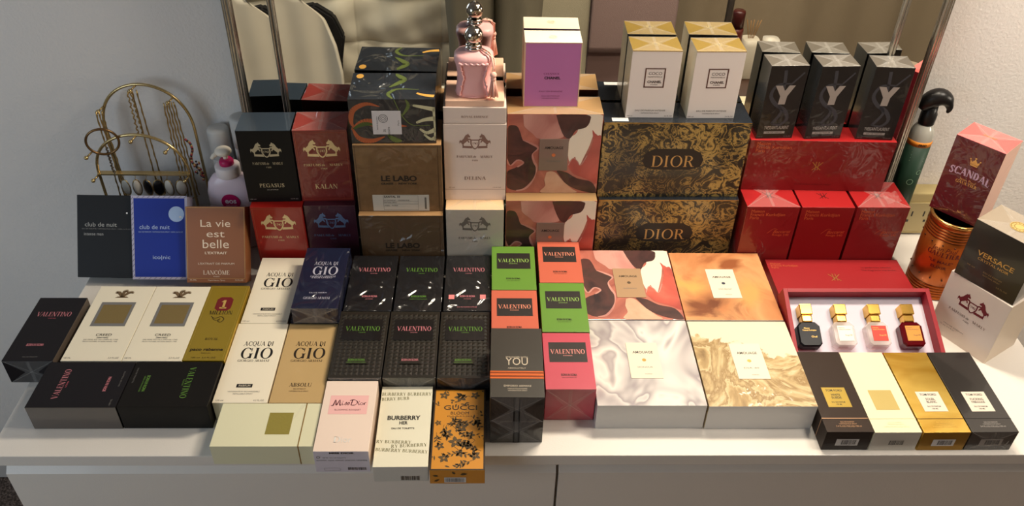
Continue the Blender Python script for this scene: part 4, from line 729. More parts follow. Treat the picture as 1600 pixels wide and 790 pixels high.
# ------------------------------------------------------------------ tray of small bottles
x, y, z, ya, le, tw, td, th = BX['tray']
t = root('gift_tray', 'open red gift tray with lilac lining, tilted against its lid', 'gift tray', (x, y, z), ya, le)
bm = newbm()
for q in ((-tw/2, tw/2, 0, td, 0, .6), (-tw/2, -tw/2+.7, 0, td, .6, th), (tw/2-.7, tw/2, 0, td, .6, th), (-tw/2+.7, tw/2-.7, td-.7, td, .6, th), (-tw/2+.7, tw/2-.7, 0, .7, .6, th)): bmbox(bm, *q, .03)
link('tray_wall', bm, K('red_tray', (150, 20, 32), .5), t)
boxobj('lining', (-tw/2+.7, tw/2-.7, .7, td-.7, .6, 1.5), K('lining_lilac', (218, 208, 222), .55), t, .02)['label'] = 'pale lilac lining'
capg = K('cap_gold', (222, 176, 88), .18, .95)
TM = t.rotation_euler.to_matrix()
for sx, gname, gc, tr_, lc, lab, wl in ((-9.0, 'glass_smoke', (26, 27, 31), .55, None, 'small smoky black bottle with gold cap in the red tray', None), (-3.35, 'glass_clear', (246, 232, 222), .9, K('blabel_white', (240, 236, 214), .5), 'small clear bottle with white label in the red tray', ink_brown), (2.2, 'glass_clear', (246, 232, 222), .9, K('blabel_red', (200, 56, 40), .5), 'small clear bottle with red label in the red tray', ink_gold), (7.75, 'glass_red', (84, 4, 12), .6, K('blabel_orange', (206, 140, 50), .5), 'small dark red bottle with orange label in the red tray', ink_brown)):
    off = TM @ Vector((sx, 1.9, 1.5)); r = root('perfume_bottle', lab, 'perfume bottle', (x+off.x, y+off.y, z+off.z), 0, 0, 'small bottles in the red tray'); r.rotation_euler = t.rotation_euler
    gm = K(gname, gc, .05 if tr_ != .55 else .3, spec=.5 if tr_ != .55 else .15, alpha=.38 if tr_ == .9 else 1, coat=.3 if tr_ == .6 else 0)
    bm = newbm(); out = [(-1.35, 0), (1.35, 0), (1.85, .55), (1.85, 3.55), (1.2, 4.25), (-1.2, 4.25), (-1.85, 3.55), (-1.85, .55)]
    lv_ = []
    for zz, k in ((0, .9), (.25, 1), (1.55, 1), (1.8, .9)): lv_.append([bm.verts.new((a*k, 2.1+(c-2.1)*k, zz)) for a, c in out])
    for A_, B_ in zip(lv_, lv_[1:]):
        for i in range(8): bm.faces.new((A_[i], A_[(i+1) % 8], B_[(i+1) % 8], B_[i]))
    bm.faces.new(lv_[0][::-1]); bm.faces.new(lv_[-1]); link('glass_body', bm, gm, r)
    bm = newbm(); bmbox(bm, -.85, .85, 4.25, 5.5, .1, 1.7, .18, 2); bmbox(bm, -1.0, 1.0, 5.5, 7.3, -.05, 1.95, .12, 2); link('cap', bm, capg, r)['label'] = 'faceted gold cap'
    if lc:
        bm = newbm(); bmbox(bm, -1.05, 1.35, .9, 3.5, 1.78, 1.86); L = link('label', bm, lc, r)
        pol = Bt('Maison', -.4, 3.05, .9, .2)+Bt('Francis Kurkdjian', .1, 2.75, 1.9, .2)+Bt('Rouge 540', .6, 1.75, 1.1, .24)
        bm = newbm()
        for p in pol: bm.faces.new([bm.verts.new((a, c, 1.875)) for a, c in p])
        link('lettering', bm, wl, L)
    else:
        pol = Bt('Maison', -.4, 3.0, .9, .22)+Bt('Francis Kurkdjian', 0, 2.65, 2.2, .22)+Bt('Oud', .6, 1.5, .9, .3)
        bm = newbm()
        for p in pol: bm.faces.new([bm.verts.new((a, c, 1.83)) for a, c in p])
        link('lettering', bm, ink_gold, r)

# ------------------------------------------------------------------ pink bottle
r = root('perfume_bottle', 'pink corset bottle with silver ball cap and tassel on the peach plinth', 'perfume bottle', (-11.8, 46.9, 33.41), 0)
pk = K('bottle_pink', (242, 184, 182), .42, coat=.2); sil = K('polished_silver', (212, 202, 190), .12, 1)
bm = newbm(); lathe(bm, [(2.6, 0), (2.95, .12), (2.9, .9), (2.72, 2.0), (2.66, 3.2), (2.75, 4.4), (2.95, 5.4), (3.15, 6.1), (3.1, 6.6), (2.7, 7.05), (1.6, 7.35), (1.1, 7.5), (1.1, 7.6)], 48, sup=3, sy=.8); link('body', bm, pk, r, True)
bm = newbm()
for sx in (-1, 1):
    tube(bm, [(sx*(2.1+.25*math.sin(i*.8)*.5-(.35 if 8 < i < 20 else 0)), -2.2-.12*(i > 18), .4+i*.22) for i in range(27)], [.15+.07*(i % 2) for i in range(27)], 6)
tube(bm, [(-2.2+i*.22, -2.42+abs(i-10)*.006, 6.05-.28*abs(math.sin(i*PI/4))) for i in range(21)], [.15+.08*(i % 2) for i in range(21)], 6)
tube(bm, [(2.95*math.cos(a), 2.36*math.sin(a), .18) for a in [2*PI*i/40 for i in range(40)]], .12, 6, True)
link('relief', bm, pk, r, True)
bm = newbm(); lathe(bm, [(1.15, 7.55), (1.3, 7.62), (1.3, 7.85), (1.1, 7.92), (1.1, 8.1), (1.25, 8.18), (1.25, 8.32), (.9, 8.4)], 32); ball(bm, (0, 0, 9.75), 1.45, 28); ball(bm, (0, 0, 11.2), .18, 10); link('cap', bm, sil, r, True)['label'] = 'silver ball cap'
tp_ = K('tassel_pink', (246, 190, 172), .7)
bm = newbm(); tube(bm, [(1.1, -.8, 7.7), (1.9, -1.6, 7.6), (2.8, -2.1, 7.1), (3.1, -2.6, 5.6), (3.05, -2.8, 4.6)], .16, 6); tube(bm, [(1.25, -.5, 7.8), (2.4, -1.3, 7.5), (3.3, -2.0, 6.6), (3.3, -2.7, 4.7)], .16, 6)
ball(bm, (3.1, -2.85, 4.4), .55, 12); ball(bm, (3.1, -2.85, 3.75), .45, 12); rr = random.Random(2)
for k in range(60):
    a = rr.uniform(0, 6.3); q = rr.uniform(0, .5); tube(bm, [(3.1+q*.5*math.cos(a), -2.85+q*.5*math.sin(a), 3.9), (3.1+q*math.cos(a), -2.85+q*math.sin(a), 2.4), (3.1+q*1.6*math.cos(a), -2.8+q*1.5*math.sin(a), .5+rr.uniform(0, .35))], .08, 4)
link('tassel', bm, tp_, r, True)['label'] = 'peach tassel'
bm = newbm(); ball(bm, (2.0, -1.6, 7.55), .22, 8); link('charm', bm, sil, r, True)

# ------------------------------------------------------------------ copper can
r = root('perfume_can', 'copper ribbed tin can standing under the crimson carton', 'tin can', (70.4, 38.3, 0), 0)
cop = K('copper_tin', (182, 96, 38), .28, .75); copd = K('rib_dark', (70, 36, 18), .4, .5); rimg = K('rim_gold', (222, 170, 96), .2, .9)
R = 4.35; bm = newbm(); pr = [(R-.1, .05), (R, .25)]
def ribs(z0, n, d=.55):
    o = []
    for i in range(n): o += [(R, z0+i*d), (R-.16, z0+i*d+.12), (R-.16, z0+i*d+.2), (R, z0+i*d+.32)]
    return o
pr += ribs(.7, 5)+ribs(12.2, 5)+[(R, 15.2), (R, 15.5)]
lathe(bm, pr, 64)
for f in bm.faces:
    zc = f.calc_center_median(); rr_ = math.hypot(zc.x, zc.y)
    if rr_ < R-.1 and .6 < zc.z < 15: f.material_index = 1
link('can_body', bm, [cop, copd], r, True)
bm = newbm(); lathe(bm, [(R-.5, 15.3), (R-.1, 15.3), (R+.12, 15.5), (R+.12, 15.85), (R-.15, 15.99), (R-.45, 15.8), (R-.5, 15.3)], 64); lathe(bm, [(0.001, 15.5), (R-.4, 15.5), (R-.4, 15.4), (.001, 15.4)], 48); link('rim', bm, rimg, r, True)['label'] = 'rolled gold rim'
def wrap(pol, name, m, a0):
    bm = newbm()
    for p in pol:
        try: bm.faces.new([bm.verts.new(((R+.03)*math.cos(a0+u/R), (R+.03)*math.sin(a0+u/R), v)) for u, v in p])
        except ValueError: pass
    link(name, bm, m, r)
a0 = math.radians(-122)
wrap(Bt('Jean Paul', 0, 10.4, 4.2, .9, shear=.2)+S('GAULTIER', .1, 9.3, 5.4, .95, 0, .24, .1)+Bt('"LE MALE"', .1, 8.0, 4.0, .55, bold=.02)+Bt('ELIXIR', .1, 6.9, 2.6, .55, bold=.02), 'lettering', K('ink_oxblood', (96, 24, 16), .4), a0)
bm = newbm()
for k in range(14):
    for zz in (11.6, 4.6): ball(bm, ((R+.02)*math.cos(k*PI/7), (R+.02)*math.sin(k*PI/7), zz), .16, 8)
link('rivet', bm, copd, r, True)

# ------------------------------------------------------------------ pump bottle and cans behind
r = root('lotion_bottle', 'white pump lotion bottle with magenta badge behind the copper brown carton', 'lotion bottle', (-55.3, 50.1, 0), 0)
wb = K('bottle_white', (226, 208, 218), .4, coat=.3); mg = K('magenta', (190, 24, 92), .4)
bm = newbm(); lathe(bm, [(3.3, 0), (3.75, .3), (3.9, 3), (3.95, 8), (3.9, 11.5), (3.5, 13.6), (2.7, 14.9), (2.0, 15.3)], 40, sup=2.4, sx=1.12, sy=.52); link('body', bm, wb, r, True)
bm = newbm(); lathe(bm, [(2.1, 15.2), (2.15, 15.3), (2.15, 17.0), (2.0, 17.2), (1.2, 17.3)], 36); link('collar', bm, K('collar_white', (232, 222, 222), .4), r, True)
bm = newbm(); lathe(bm, [(1.25, 17.2), (1.25, 17.9), (1.0, 18.3), (.7, 18.4)], 28); link('pump_ring', bm, mg, r, True)['label'] = 'magenta pump ring'
bm = newbm(); lathe(bm, [(.42, 18.2), (.42, 19.2)], 16); ball(bm, (-.1, -.3, 20.0), 1.0, 20, 0, (1.45, 1.35, .85)); tube(bm, [(-.8, -.5, 19.9), (-1.7, -1.0, 19.4), (-2.0, -1.2, 19.0)], [.5, .4, .3], 10); link('pump_head', bm, K('pump_cream', (240, 230, 214), .4), r, True)
bm = newbm(); lathe(bm, [(1.65, 0), (1.65, .06)], 32)
o = link('badge', bm, mg, r); o.matrix_parent_inverse = Matrix.Identity(4); o.location = (.000, -.0203, .105); o.rotation_euler = (PI/2, 0, 0); o['label'] = 'round magenta badge'
bm = newbm()
for p in Bt('eos', 0, -.25, 2.0, .75, bold=.03)+Bt('vanilla cashmere', 0, -.7, 2.0, .16): bm.faces.new([bm.verts.new((a, c, .08)) for a, c in p])
link('lettering', bm, K('ink_badge_white', (240, 220, 228), .4), o)
for cx, top, lab in ((-57.2, 22.0, 'grey capped spray can half hidden behind the pump bottle'), (-52.9, 24.3, 'taller white capped spray can squeezed between pump bottle and mirror')):
    r = root('spray_can', lab, 'spray can', (cx, 54.5, 0), 0)
    bm = newbm(); lathe(bm, [(1.8, 0), (1.85, .2), (1.85, top-6), (1.6, top-5.6)], 28); link('can_body', bm, K('can_white', (214, 212, 208), .4), r, True)
    bm = newbm(); lathe(bm, [(1.75, top-5.9), (1.9, top-5.8), (1.9, top-.5), (1.75, top-.1), (1.3, top)], 32); link('cap', bm, K('cap_grey_white', (198, 196, 192), .45), r, True)
r = root('soap_bottle', 'dark green labelled soap bottle with black trigger cap, between mirror and wall socket', 'soap bottle', (68.4, 54.2, 0), 0)
bm = newbm(); lathe(bm, [(1.9, 0), (2.1, .3), (2.1, 22), (1.9, 23.2), (1.3, 24.3), (1.0, 24.6)], 32); link('body', bm, K('clear_plastic', (178, 176, 166), .2, coat=.4), r, True)
bm = newbm(); lathe(bm, [(2.14, 3), (2.14, 20.4)], 32); link('label', bm, K('label_green', (24, 54, 38), .5), r, True)['label'] = 'dark green label'
bm = newbm(); lathe(bm, [(2.15, 20.4), (2.15, 21.4)], 32); link('label', bm, K('label_orange', (226, 140, 44), .5), r, True)['label'] = 'orange band'
Rb = 2.18; bm = newbm()
for pol, zc in ((Bt('FREE!', 0, 0, 1.4, .5, bold=.03), 20.62),):
    for p in pol: bm.faces.new([bm.verts.new((Rb*math.cos(-1.7+u/Rb), Rb*math.sin(-1.7+u/Rb), zc+v)) for u, v in p])
link('lettering', bm, ink_black, r)
bm = newbm()
for q in (ring(0, 13.2, .6, .12)+ring(1.1, 15.2, .5, .12)+[_rc(-1.4, 17.4+k*.6, 1.2, 17.6+k*.6) for k in range(4)]):
    bm.faces.new([bm.verts.new((Rb*math.cos(-1.7+u/Rb), Rb*math.sin(-1.7+u/Rb), v)) for u, v in q])
link('print', bm, K('ink_pale_green', (126, 160, 130), .5), r)
bkp = K('black_plastic', (24, 22, 22), .35)
bm = newbm(); lathe(bm, [(1.3, 24.3), (1.4, 24.5), (1.4, 26.4), (1.2, 26.8), (1.1, 28)], 28)
tube(bm, curve([(-1.7, .3, 27.2), (-.9, .1, 28.6), (.5, -.3, 29.6), (1.8, -.8, 29.3), (2.6, -1.1, 28.0), (2.5, -1.1, 27.0)], 4), [.9+.75*math.sin(PI*min(1, i/14)) if i < 14 else max(.22, .9-.1*(i-13)) for i in range(21)], 14)
link('trigger_cap', bm, bkp, r, True)['label'] = 'black trigger cap'

# ------------------------------------------------------------------ jewelry stand and jewelry
gd = K('stand_gold', (196, 172, 122), .25, .85)
js = root('jewelry_stand', 'gold wire double arch jewelry stand against the wall', 'jewelry stand', (-69, 52.5, 0), 0)
def archpts(x0, x1, z0, zs, zt, y, n=28):
    o = [(x0, y, z0), (x0, y, zs)]; cx = (x0+x1)/2; rx = (x1-x0)/2
    o += [(cx-rx*math.cos(PI*i/n), y, zs+(zt-zs)*math.sin(PI*i/n)**.9) for i in range(1, n)]
    return o+[(x1, y, zs), (x1, y, z0)]
X0, Y0 = -69, 52.5
bm = newbm(); tube(bm, archpts(-7.6, 7.9, .3, 21.5, 30.3, 1.8), .27, 8); link('back_arch', bm, gd, js, True)
bm = newbm(); tube(bm, archpts(-9.5, 6.5, .3, 14.6, 22.4, -1.5), .27, 8); link('front_arch', bm, gd, js, True)
bm = newbm(); bmbox(bm, -9.6, 6.6, -2.1, -1.0, 14.4, 14.75, .05); link('crossbar', bm, gd, js)
bm = newbm(); bmbox(bm, -9.8, 8.1, -1.9, 2.2, 0, .35, .05); link('base', bm, gd, js)
def peg(x, y, z, dx=-.5, L=2.3):
    bm = newbm(); e = (x+dx, y-L, z-.35); tube(bm, [(x, y, z), e], .17, 6); ball(bm, e, .38, 10); link('peg', bm, gd, js, True)
for x_, z_ in ((-6.6, 26.2), (-.2, 30.2), (5.6, 28.0)): peg(x_, 1.8, z_, -.6, 1.6)
for x_, z_ in ((-9.4, 19.0), (-1.0, 22.3), (4.4, 20.2), (-9.5, 14.3), (6.5, 14.3)): peg(x_, -1.5, z_, -.6, 1.6)
cg = K('chain_gold', (176, 148, 96), .3, .9); cs = K('chain_dark', (92, 80, 66), .35, .8)
def chain(name, lab, x, z, L, n, m, w=.5, twist=.12, cat='necklace', grp='necklaces on the gold stand', y=51.0):
    bm = newbm(); rr = random.Random(int(x*10))
    for k in range(n):
        u = (k/(max(1, n-1))-.5)*w; pts = []
        for i in range(26):
            t_ = i/25; pts.append((x+u*(1+.5*t_)+twist*math.sin(i*1.9+k), y+.12*k, z-L*t_))
        tube(bm, pts, [.11+.06*(i % 2) for i in range(26)], 5)
    tube(bm, [(x-w*.7, y, z-L), (x, y-.1, z-L-.5), (x+w*.7, y, z-L)], .1, 5)
    o = link(name, bm, m, None, True); o.location = P(0, 0, 0); return tag(o, lab, cat, grp)
# (necklaces hang on the pegs of the rear arch)
chain('necklace', 'thin gold chains hanging from the rear arch\'s lower peg by the hoop', -76.0, 26.0, 18.5, 3, cg, .9, .05, y=52.4)
chain('necklace', 'twisted gold chain hanging from the top peg of the stand', -69.9, 29.9, 8.0, 2, cg, .5, .16, y=52.4)
chain('necklace', 'long plain chains hanging from the top peg of the stand', -69.2, 29.9, 21.0, 2, cg, .7, .03, y=52.9)
chain('necklace', 'thick bundle of gold chains on the peg nearest the pump bottle', -63.8, 27.8, 19.0, 5, cg, 1.6, .08, y=52.4)
chain('necklace', 'dark link chain draped below the hoop bangle', -75.3, 20.4, 5.0, 1, cs, .2, .2, y=50.2)
bm = newbm(); tube(bm, [(2.6*math.cos(a), 0, 2.6*math.sin(a)) for a in [2*PI*i/40 for i in range(40)]], .22, 8, True)
o = link('bangle', bm, K('bangle_bronze', (120, 92, 60), .3, .85), None, True); o.location = P(-75.6, 49.9, 21.6); o.rotation_euler = (.1, 0, .25); tag(o, 'bronze hoop bangle hung on the front arch', 'bangle')
bm = newbm(); rr = random.Random(8)
for i in range(34):
    t_ = i/33; ball(bm, (.5*math.sin(t_*9)+t_*1.2, -.1*math.cos(i), -t_*8.2), .24, 7, i % 3)
for i in range(16): ball(bm, (1.0+.5*math.sin(i), -.4, -4.2-.2*i), .2, 7, (i+1) % 3)
o = link('bead_bracelet', bm, [K('bead_red', (130, 34, 40), .4), K('bead_black', (30, 26, 26), .3), K('bead_gold', (170, 140, 90), .3, .8)], None, True); o.location = P(-61.6, 50.6, 21.8); tag(o, 'red, black and gold bead bracelets hung on the rear arch by the pump bottle', 'bracelet')
for i, (x_, nm, mm) in enumerate(((-74.2, 'white', 0), (-72.2, 'white', 0), (-70.3, 'black', 1), (-68.4, 'black', 1), (-66.6, 'cream', 2), (-64.4, 'cream', 2))):
    hold = root('earring', ['pale oval drop earring at the bangle end of the crossbar', 'pale oval drop earring next to the black pair, slimmer', 'black oval drop earring beside the slim pale one', 'black oval drop earring beside the round cream one', 'cream oval drop earring next to the black pair', 'cream oval drop earring at the pump bottle end of the crossbar'][i], 'earring', (x_, 50.45, 14.3), 20*((i % 2)*2-1), 0, 'oval drop earrings on the crossbar')
    bm = newbm(); ball(bm, (0, 0, -2.4), 1.15, 16, 0, (.78 if i != 1 else .6, .22, 1.35)); link('stone', bm, [K('stone_pale', (190, 184, 172), .3), K('stone_black', (18, 18, 18), .25), K('stone_cream', (224, 214, 196), .35)][mm], hold, True)
    bm = newbm(); tube(bm, [(.93*(1 if i != 1 else .76)*math.cos(a), 0, -2.4+1.62*math.sin(a)) for a in [2*PI*k/28 for k in range(28)]], .1, 6, True); tube(bm, [(0, 0, -.8), (0, 0, -.5), (.15, 0, -.2), (.1, .15, .1)], .06, 5); link('setting', bm, cg, hold, True)

# ------------------------------------------------------------------ dresser, walls, floor
wl = K('dresser_white', (226, 220, 212), .38, coat=.15, bump=(400, .0002))
d = root('dresser', 'white six drawer dresser under all the boxes', 'dresser', (0, 0, -FZ), 0)
z_ = lambda v: v+FZ
boxobj('top', (-80, 80, 0, 53.8, z_(-2.1), z_(-.0)), wl, d, .12, 2)
boxobj('carcass', (-79, 79, 2.2, 52.5, 4, z_(-2.15)), wl, d, .1)
for r_ in range(3):
    for c_ in (0, 1):
        zt = z_(-4.4)-r_*24.6; x0, x1 = (-78.9, .75) if c_ == 0 else (1.15, 78.9)
        bm = newbm(); pr = [(.35, zt-23.6), (.35, zt), (2.15, zt+2.0), (2.2, zt+2.0), (2.2, zt-23.6)]
        A_ = [bm.verts.new((x0, a, c)) for a, c in pr]; B_ = [bm.verts.new((x1, a, c)) for a, c in pr]
        for i in range(5): bm.faces.new((A_[i], A_[(i+1) % 5], B_[(i+1) % 5], B_[i]))
        bm.faces.new(A_[::-1]); bm.faces.new(B_); bmesh.ops.recalc_face_normals(bm, faces=bm.faces)
        link('drawer', bm, wl, d)
boxobj('plinth', (-77, 77, 5, 50, 0, 4), wl, d, .05)
def struct(o): o['kind'] = 'structure'; return o
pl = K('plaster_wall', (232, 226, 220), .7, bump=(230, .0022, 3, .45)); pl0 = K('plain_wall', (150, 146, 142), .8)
def plane(name, dims, m, bev=0):
    o = boxobj(name, [v for v in dims], m, None, bev); o.location = P(0, 0, 0); return struct(o)
plane('wall_back', (-260, 260, 57.2, 63, -FZ, 166), pl)
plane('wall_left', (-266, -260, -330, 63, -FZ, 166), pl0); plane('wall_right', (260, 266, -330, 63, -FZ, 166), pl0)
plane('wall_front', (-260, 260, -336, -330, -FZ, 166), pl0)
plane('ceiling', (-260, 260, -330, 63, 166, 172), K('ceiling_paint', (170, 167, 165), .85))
plane('floor', (-266, 266, -336, 63, -FZ-6, -FZ), K('carpet', (98, 82, 72), .95, pattern=pat_carpet, bump=(260, .004)))
plane('baseboard_back', (-260, 260, 55.9, 57.2, -FZ, -FZ+9), K('baseboard_paint', (206, 202, 198), .5), .2)

# ------------------------------------------------------------------ mirror
mi = K('mirror_silver', (236, 236, 232), .0, 1); ch = K('chrome_bead', (196, 190, 178), .25, .9); dkb = K('mirror_back', (30, 28, 26), .5)
m = root('mirror', 'tall mirror with mirrored side strips standing on the dresser behind the boxes', 'mirror', (6.65, 51.8, 0), 0)
MH = 92
boxobj('mirror_glass', (-50.2, 50.2, 0, .5, .6, MH), mi, m, .02)
boxobj('backing', (-57.3, 57.3, 1.6, 4.6, 0, MH+6), dkb, m, .1)
for sx in (-1, 1):
    bm = newbm(); bmbox(bm, -3.35, 3.35, -.2, .2, .6, MH, .02); o = link('side_strip', bm, mi, m); o.location = (sx*.5375, .0075, 0); o.rotation_euler = (0, 0, sx*math.radians(-3.0))
    bm = newbm(); tube(bm, [(sx*50.1, -.25, .3), (sx*50.1, -.25, MH)], .3, 8); tube(bm, [(sx*50.65, -.15, .3), (sx*50.65, -.15, MH)], .28, 8); link('inner_bead', bm, ch, m, True)
    bm = newbm()
    for q, rr_ in ((56.9, .36), (57.45, .4), (57.9, .3)): tube(bm, [(sx*q, -.1+.35*(q-56.9), .3), (sx*q, -.1+.35*(q-56.9), MH+6)], rr_, 8)
    link('outer_bead', bm, ch, m, True)

# ------------------------------------------------------------------ wall socket and small things behind the red cartons
o = root('socket_box', 'beige wall socket box behind the copper can', 'socket box', (73.4, 53.6, 0), 0)
bg = K('beige_plastic', (186, 168, 118), .5); boxobj('housing', (-5.2, 6.5, 0, 3.4, .3, 9.6), bg, o, .25, 2)
boxobj('face_plate', (-4.0, 5.2, -.25, .02, 1.0, 7.6), K('beige_plate', (176, 160, 116), .45), o, .1, 2)
bm = newbm()
for cx in (-2.3, 1.0, 4.0):
    for dx in (-.5, .5): bmbox(bm, cx+dx-.12, cx+dx+.12, -.3, -.2, 4.6, 5.7)
    bmbox(bm, cx-.2, cx+.2, -.3, -.2, 3.3, 3.8)
link('slot', bm, bkp, o)
o = root('power_plug', 'black plug with cord lying beside the copper can', 'plug', (65.6, 47.6, 0), 0)
boxobj('plug_body', (-.9, .9, -1.2, 1.2, .1, 2.2), bkp, o, .3, 2); bm = newbm(); tube(bm, curve([(.6, 1.0, 1.0), (1.2, 2.4, 1.2), (.6, 3.8, .5), (-.4, 4.2, .4)]), .3, 8); link('cord', bm, bkp, o, True)
bm = newbm(); ball(bm, (0, 0, 1.6), 1.5, 14, 0, (.9, .7, 1.05)); tube(bm, [(0, 0, 2.6), (.5, .3, 4.2), (1.2, .6, 5.2)], [1.1, .9, .3], 10)
o = link('cloth_pouch', bm, K('wine_cloth', (110, 22, 34), .8), None, True); o.location = P(66.4, 51.2, 0); tag(o, 'small wine red pouch in front of the wall socket', 'pouch')
bm = newbm()
for k in range(3): tube(bm, [((1.3-.1*k)*math.cos(a), (1.6-.1*k)*math.sin(a), .25+.45*k) for a in [2*PI*i/24 for i in range(24)]], .24, 6, True)
o = link('white_cord', bm, K('cord_white', (206, 200, 192), .5), None, True); o.location = P(65.0, 43.9, 0); tag(o, 'coiled white cord beside the copper can', 'cord')

# ------------------------------------------------------------------ behind the camera, seen in the mirror
def drape(name, x0, x1, y, z0, z1, m, amp, per, seed=1, th=1.2, nx=70, nz=40, quilt=None, outline=None, yslope=0):
    rr = random.Random(seed); ph = [rr.uniform(0, 6) for _ in range(6)]; bm = newbm(); G = []
    for i in range(nx+1):
        row = []
        for j in range(nz+1):
            u, v = i/nx, j/nz; xx = x0+(x1-x0)*u; zz = z0+(z1-z0)*v
            if outline: xx, zz = outline(u, v, xx, zz)
            yy = y+yslope*(v-.5)+amp*(math.sin(xx/per+ph[0])+.6*math.sin(xx/per*1.9+ph[1]+v)+.35*math.sin(xx/per*.53+zz/30+ph[2]))*(.75+.25*math.sin(v*3+ph[3]))
            if quilt:
                yy += quilt[1]*(abs(math.sin((zz+44)/quilt[0]*PI))**.45*.7+abs(math.sin((xx+28)/(quilt[0]*1.9)*PI))**.4*.6)+.35*math.sin(xx*.55+zz*.22+2*math.sin(zz*.13))+.3*math.sin(xx*.21-zz*.5)
            row.append(bm.verts.new((xx, yy, zz)))
        G.append(row)
    for i in range(nx):
        for j in range(nz): bm.faces.new((G[i][j], G[i][j+1], G[i+1][j+1], G[i+1][j]))
    bmesh.ops.recalc_face_normals(bm, faces=bm.faces)
    o = link(name, bm, m, None, True); o.location = P(0, 0, 0)
    md = o.modifiers.new('thick', 'SOLIDIFY'); md.thickness = th*.01; md.offset = 0; return o
RZ = 45
rail = root('clothes_rail', 'metal clothes rail behind the photographer holding the bedding', 'clothes rail', (-20, -140, -FZ), 0)
mt = K('rail_metal', (120, 116, 110), .35, .8)
bm = newbm(); tube(bm, [(-155, 0, FZ+RZ), (110, 0, FZ+RZ)], 1.3, 12); link('crossbar', bm, mt, rail, True)
for xx in (-150, 105):
    bm = newbm(); tube(bm, [(xx, 0, 0), (xx, 0, FZ+RZ)], 1.4, 12); tube(bm, [(xx, -22, 1.3), (xx, 22, 1.3)], 1.3, 10); link('post', bm, mt, rail, True)
tag(drape('quilt', -168, -22, -136.2, -72, RZ+2.5, K('quilt_ivory', (196, 186, 164), .85, pattern=pat_quilt), 1.5, 6, 3, 2.0, 220, 150, quilt=(17.5, 3.4)), 'ivory stitched quilt hanging over the rail, seen in the mirror', 'quilt')
def mound(u, v, xx, zz):
    zz = -77+v*57; T_ = [(-77, -66), (-64, -64.7), (-49, -64.7), (-39, -66.5), (-30, -70.3), (-23, -77.5), (-20, -88)]; xr = -66
    for (za, xa), (zb, xb) in zip(T_, T_[1:]):
        if za <= zz <= zb: xr = xa+(xb-xa)*(zz-za)/(zb-za)
    return -135+u*(xr+135), zz+(2*math.sin(u*9)+6*(1-u) if v > .95 else 0)
tag(drape('bed_sheet', -135, -64, -118, -77, -20, K('sheet_white', (226, 216, 194), .85, pattern=pat_sheet), 1.6, 4.2, 5, 1.2, 120, 70, outline=mound, yslope=-6), 'smooth cream sheet draped in a rounded heap before the quilt', 'bed sheet')
bm = newbm(); pg = [(-88, -21), (-79, -27), (-74.3, -26), (-67.5, -30.5), (-64.3, -39), (-66.4, -50), (-68, -FZ), (-90, -FZ)]
A_ = [bm.verts.new((a, -128.8, c)) for a, c in pg]; B_ = [bm.verts.new((a, -124.6, c)) for a, c in pg]
bm.faces.new(A_); bm.faces.new(B_[::-1])
for i in range(8): bm.faces.new((A_[i], B_[i], B_[(i+1) % 8], A_[(i+1) % 8]))
bmesh.ops.recalc_face_normals(bm, faces=bm.faces); bmesh.ops.bevel(bm, geom=list(bm.edges), offset=.8, segments=2, affect='EDGES')
o = link('tote_bag', bm, K('black_canvas', (26, 24, 24), .7, bump=(200, .002)), None); o.location = P(0, 0, 0); tag(o, 'black canvas bag standing between sheet and quilt', 'bag')
tag(drape('towel', 9, 29.5, -136.5, -66, RZ+2.5, K('towel_beige', (178, 168, 142), .9, bump=(500, .002)), .5, 9, 7, 1.0, 30, 30), 'beige towel hanging over the rail beside the photographer', 'towel')
tag(drape('sweatpants', 30, 63, -135.5, -48, RZ+2.5, K('mauve_jersey', (142, 118, 112), .9, bump=(400, .002)), .9, 10, 9, 2.0, 40, 40), 'mauve sweatpants folded over the rail beside the beige towel', 'sweatpants')
tag(drape('blanket', 30, 63, -138.6, -FZ+2, RZ-2, K('mauve_dark', (136, 110, 104), .9), .7, 9, 11, 1.0, 40, 30), 'darker mauve blanket hanging behind the sweatpants', 'blanket')
tag(drape('curtain', 60, 255, -165, -FZ+1, 150, K('curtain_taupe', (142, 126, 102), .9, bump=(500, .0015)), 2.6, 6.5, 13, 1.0, 190, 20), 'long taupe curtain hanging behind the side table', 'curtain')
# side table with toiletries
tb = root('side_table', 'small round side table in front of the taupe curtain', 'side table', (74, -72, -FZ), 0)
wd = K('dark_wood', (70, 46, 32), .5)
bm = newbm(); lathe(bm, [(21, 52), (21.5, 52.3), (21.5, 54), (21, 54.4)], 48); link('table_top', bm, wd, tb, True)
bm = newbm(); lathe(bm, [(2.2, 3), (2, 52)], 20); link('column', bm, wd, tb, True); bm = newbm(); lathe(bm, [(15, 0), (15, 1.5), (3, 3.4)], 40); link('base', bm, wd, tb, True)
tz = 54.4-FZ
r = root('tall_bottle', 'tall reddish brown bottle on the side table', 'bottle', (66.5, -66, tz), 0); bm = newbm(); lathe(bm, [(2.0, 0), (2.2, .4), (2.2, 15), (2.0, 16)], 28); link('body', bm, K('oxblood', (92, 34, 26), .35), r, True); bm = newbm(); lathe(bm, [(1.9, 16), (1.9, 21), (1.7, 21.4)], 24); link('cap', bm, K('oxblood_dark', (70, 24, 20), .3), r, True)
r = root('reed_diffuser', 'white jar holding thin wooden reeds on the side table', 'reed diffuser', (71.5, -66, tz), 0); bm = newbm(); lathe(bm, [(2.9, 0), (3.1, .4), (3.1, 11), (2.6, 12.5), (2.4, 12.6)], 28, sup=3); link('jar', bm, K('ceramic_white', (206, 196, 176), .4), r, True)
bm = newbm()
for k in range(5): tube(bm, [(-.6+.3*k, 0, 12), (-2.2+1.1*k, .5*(k % 2), 18.5)], .13, 6)
link('reed', bm, K('reed_wood', (150, 110, 62), .6), r, True)
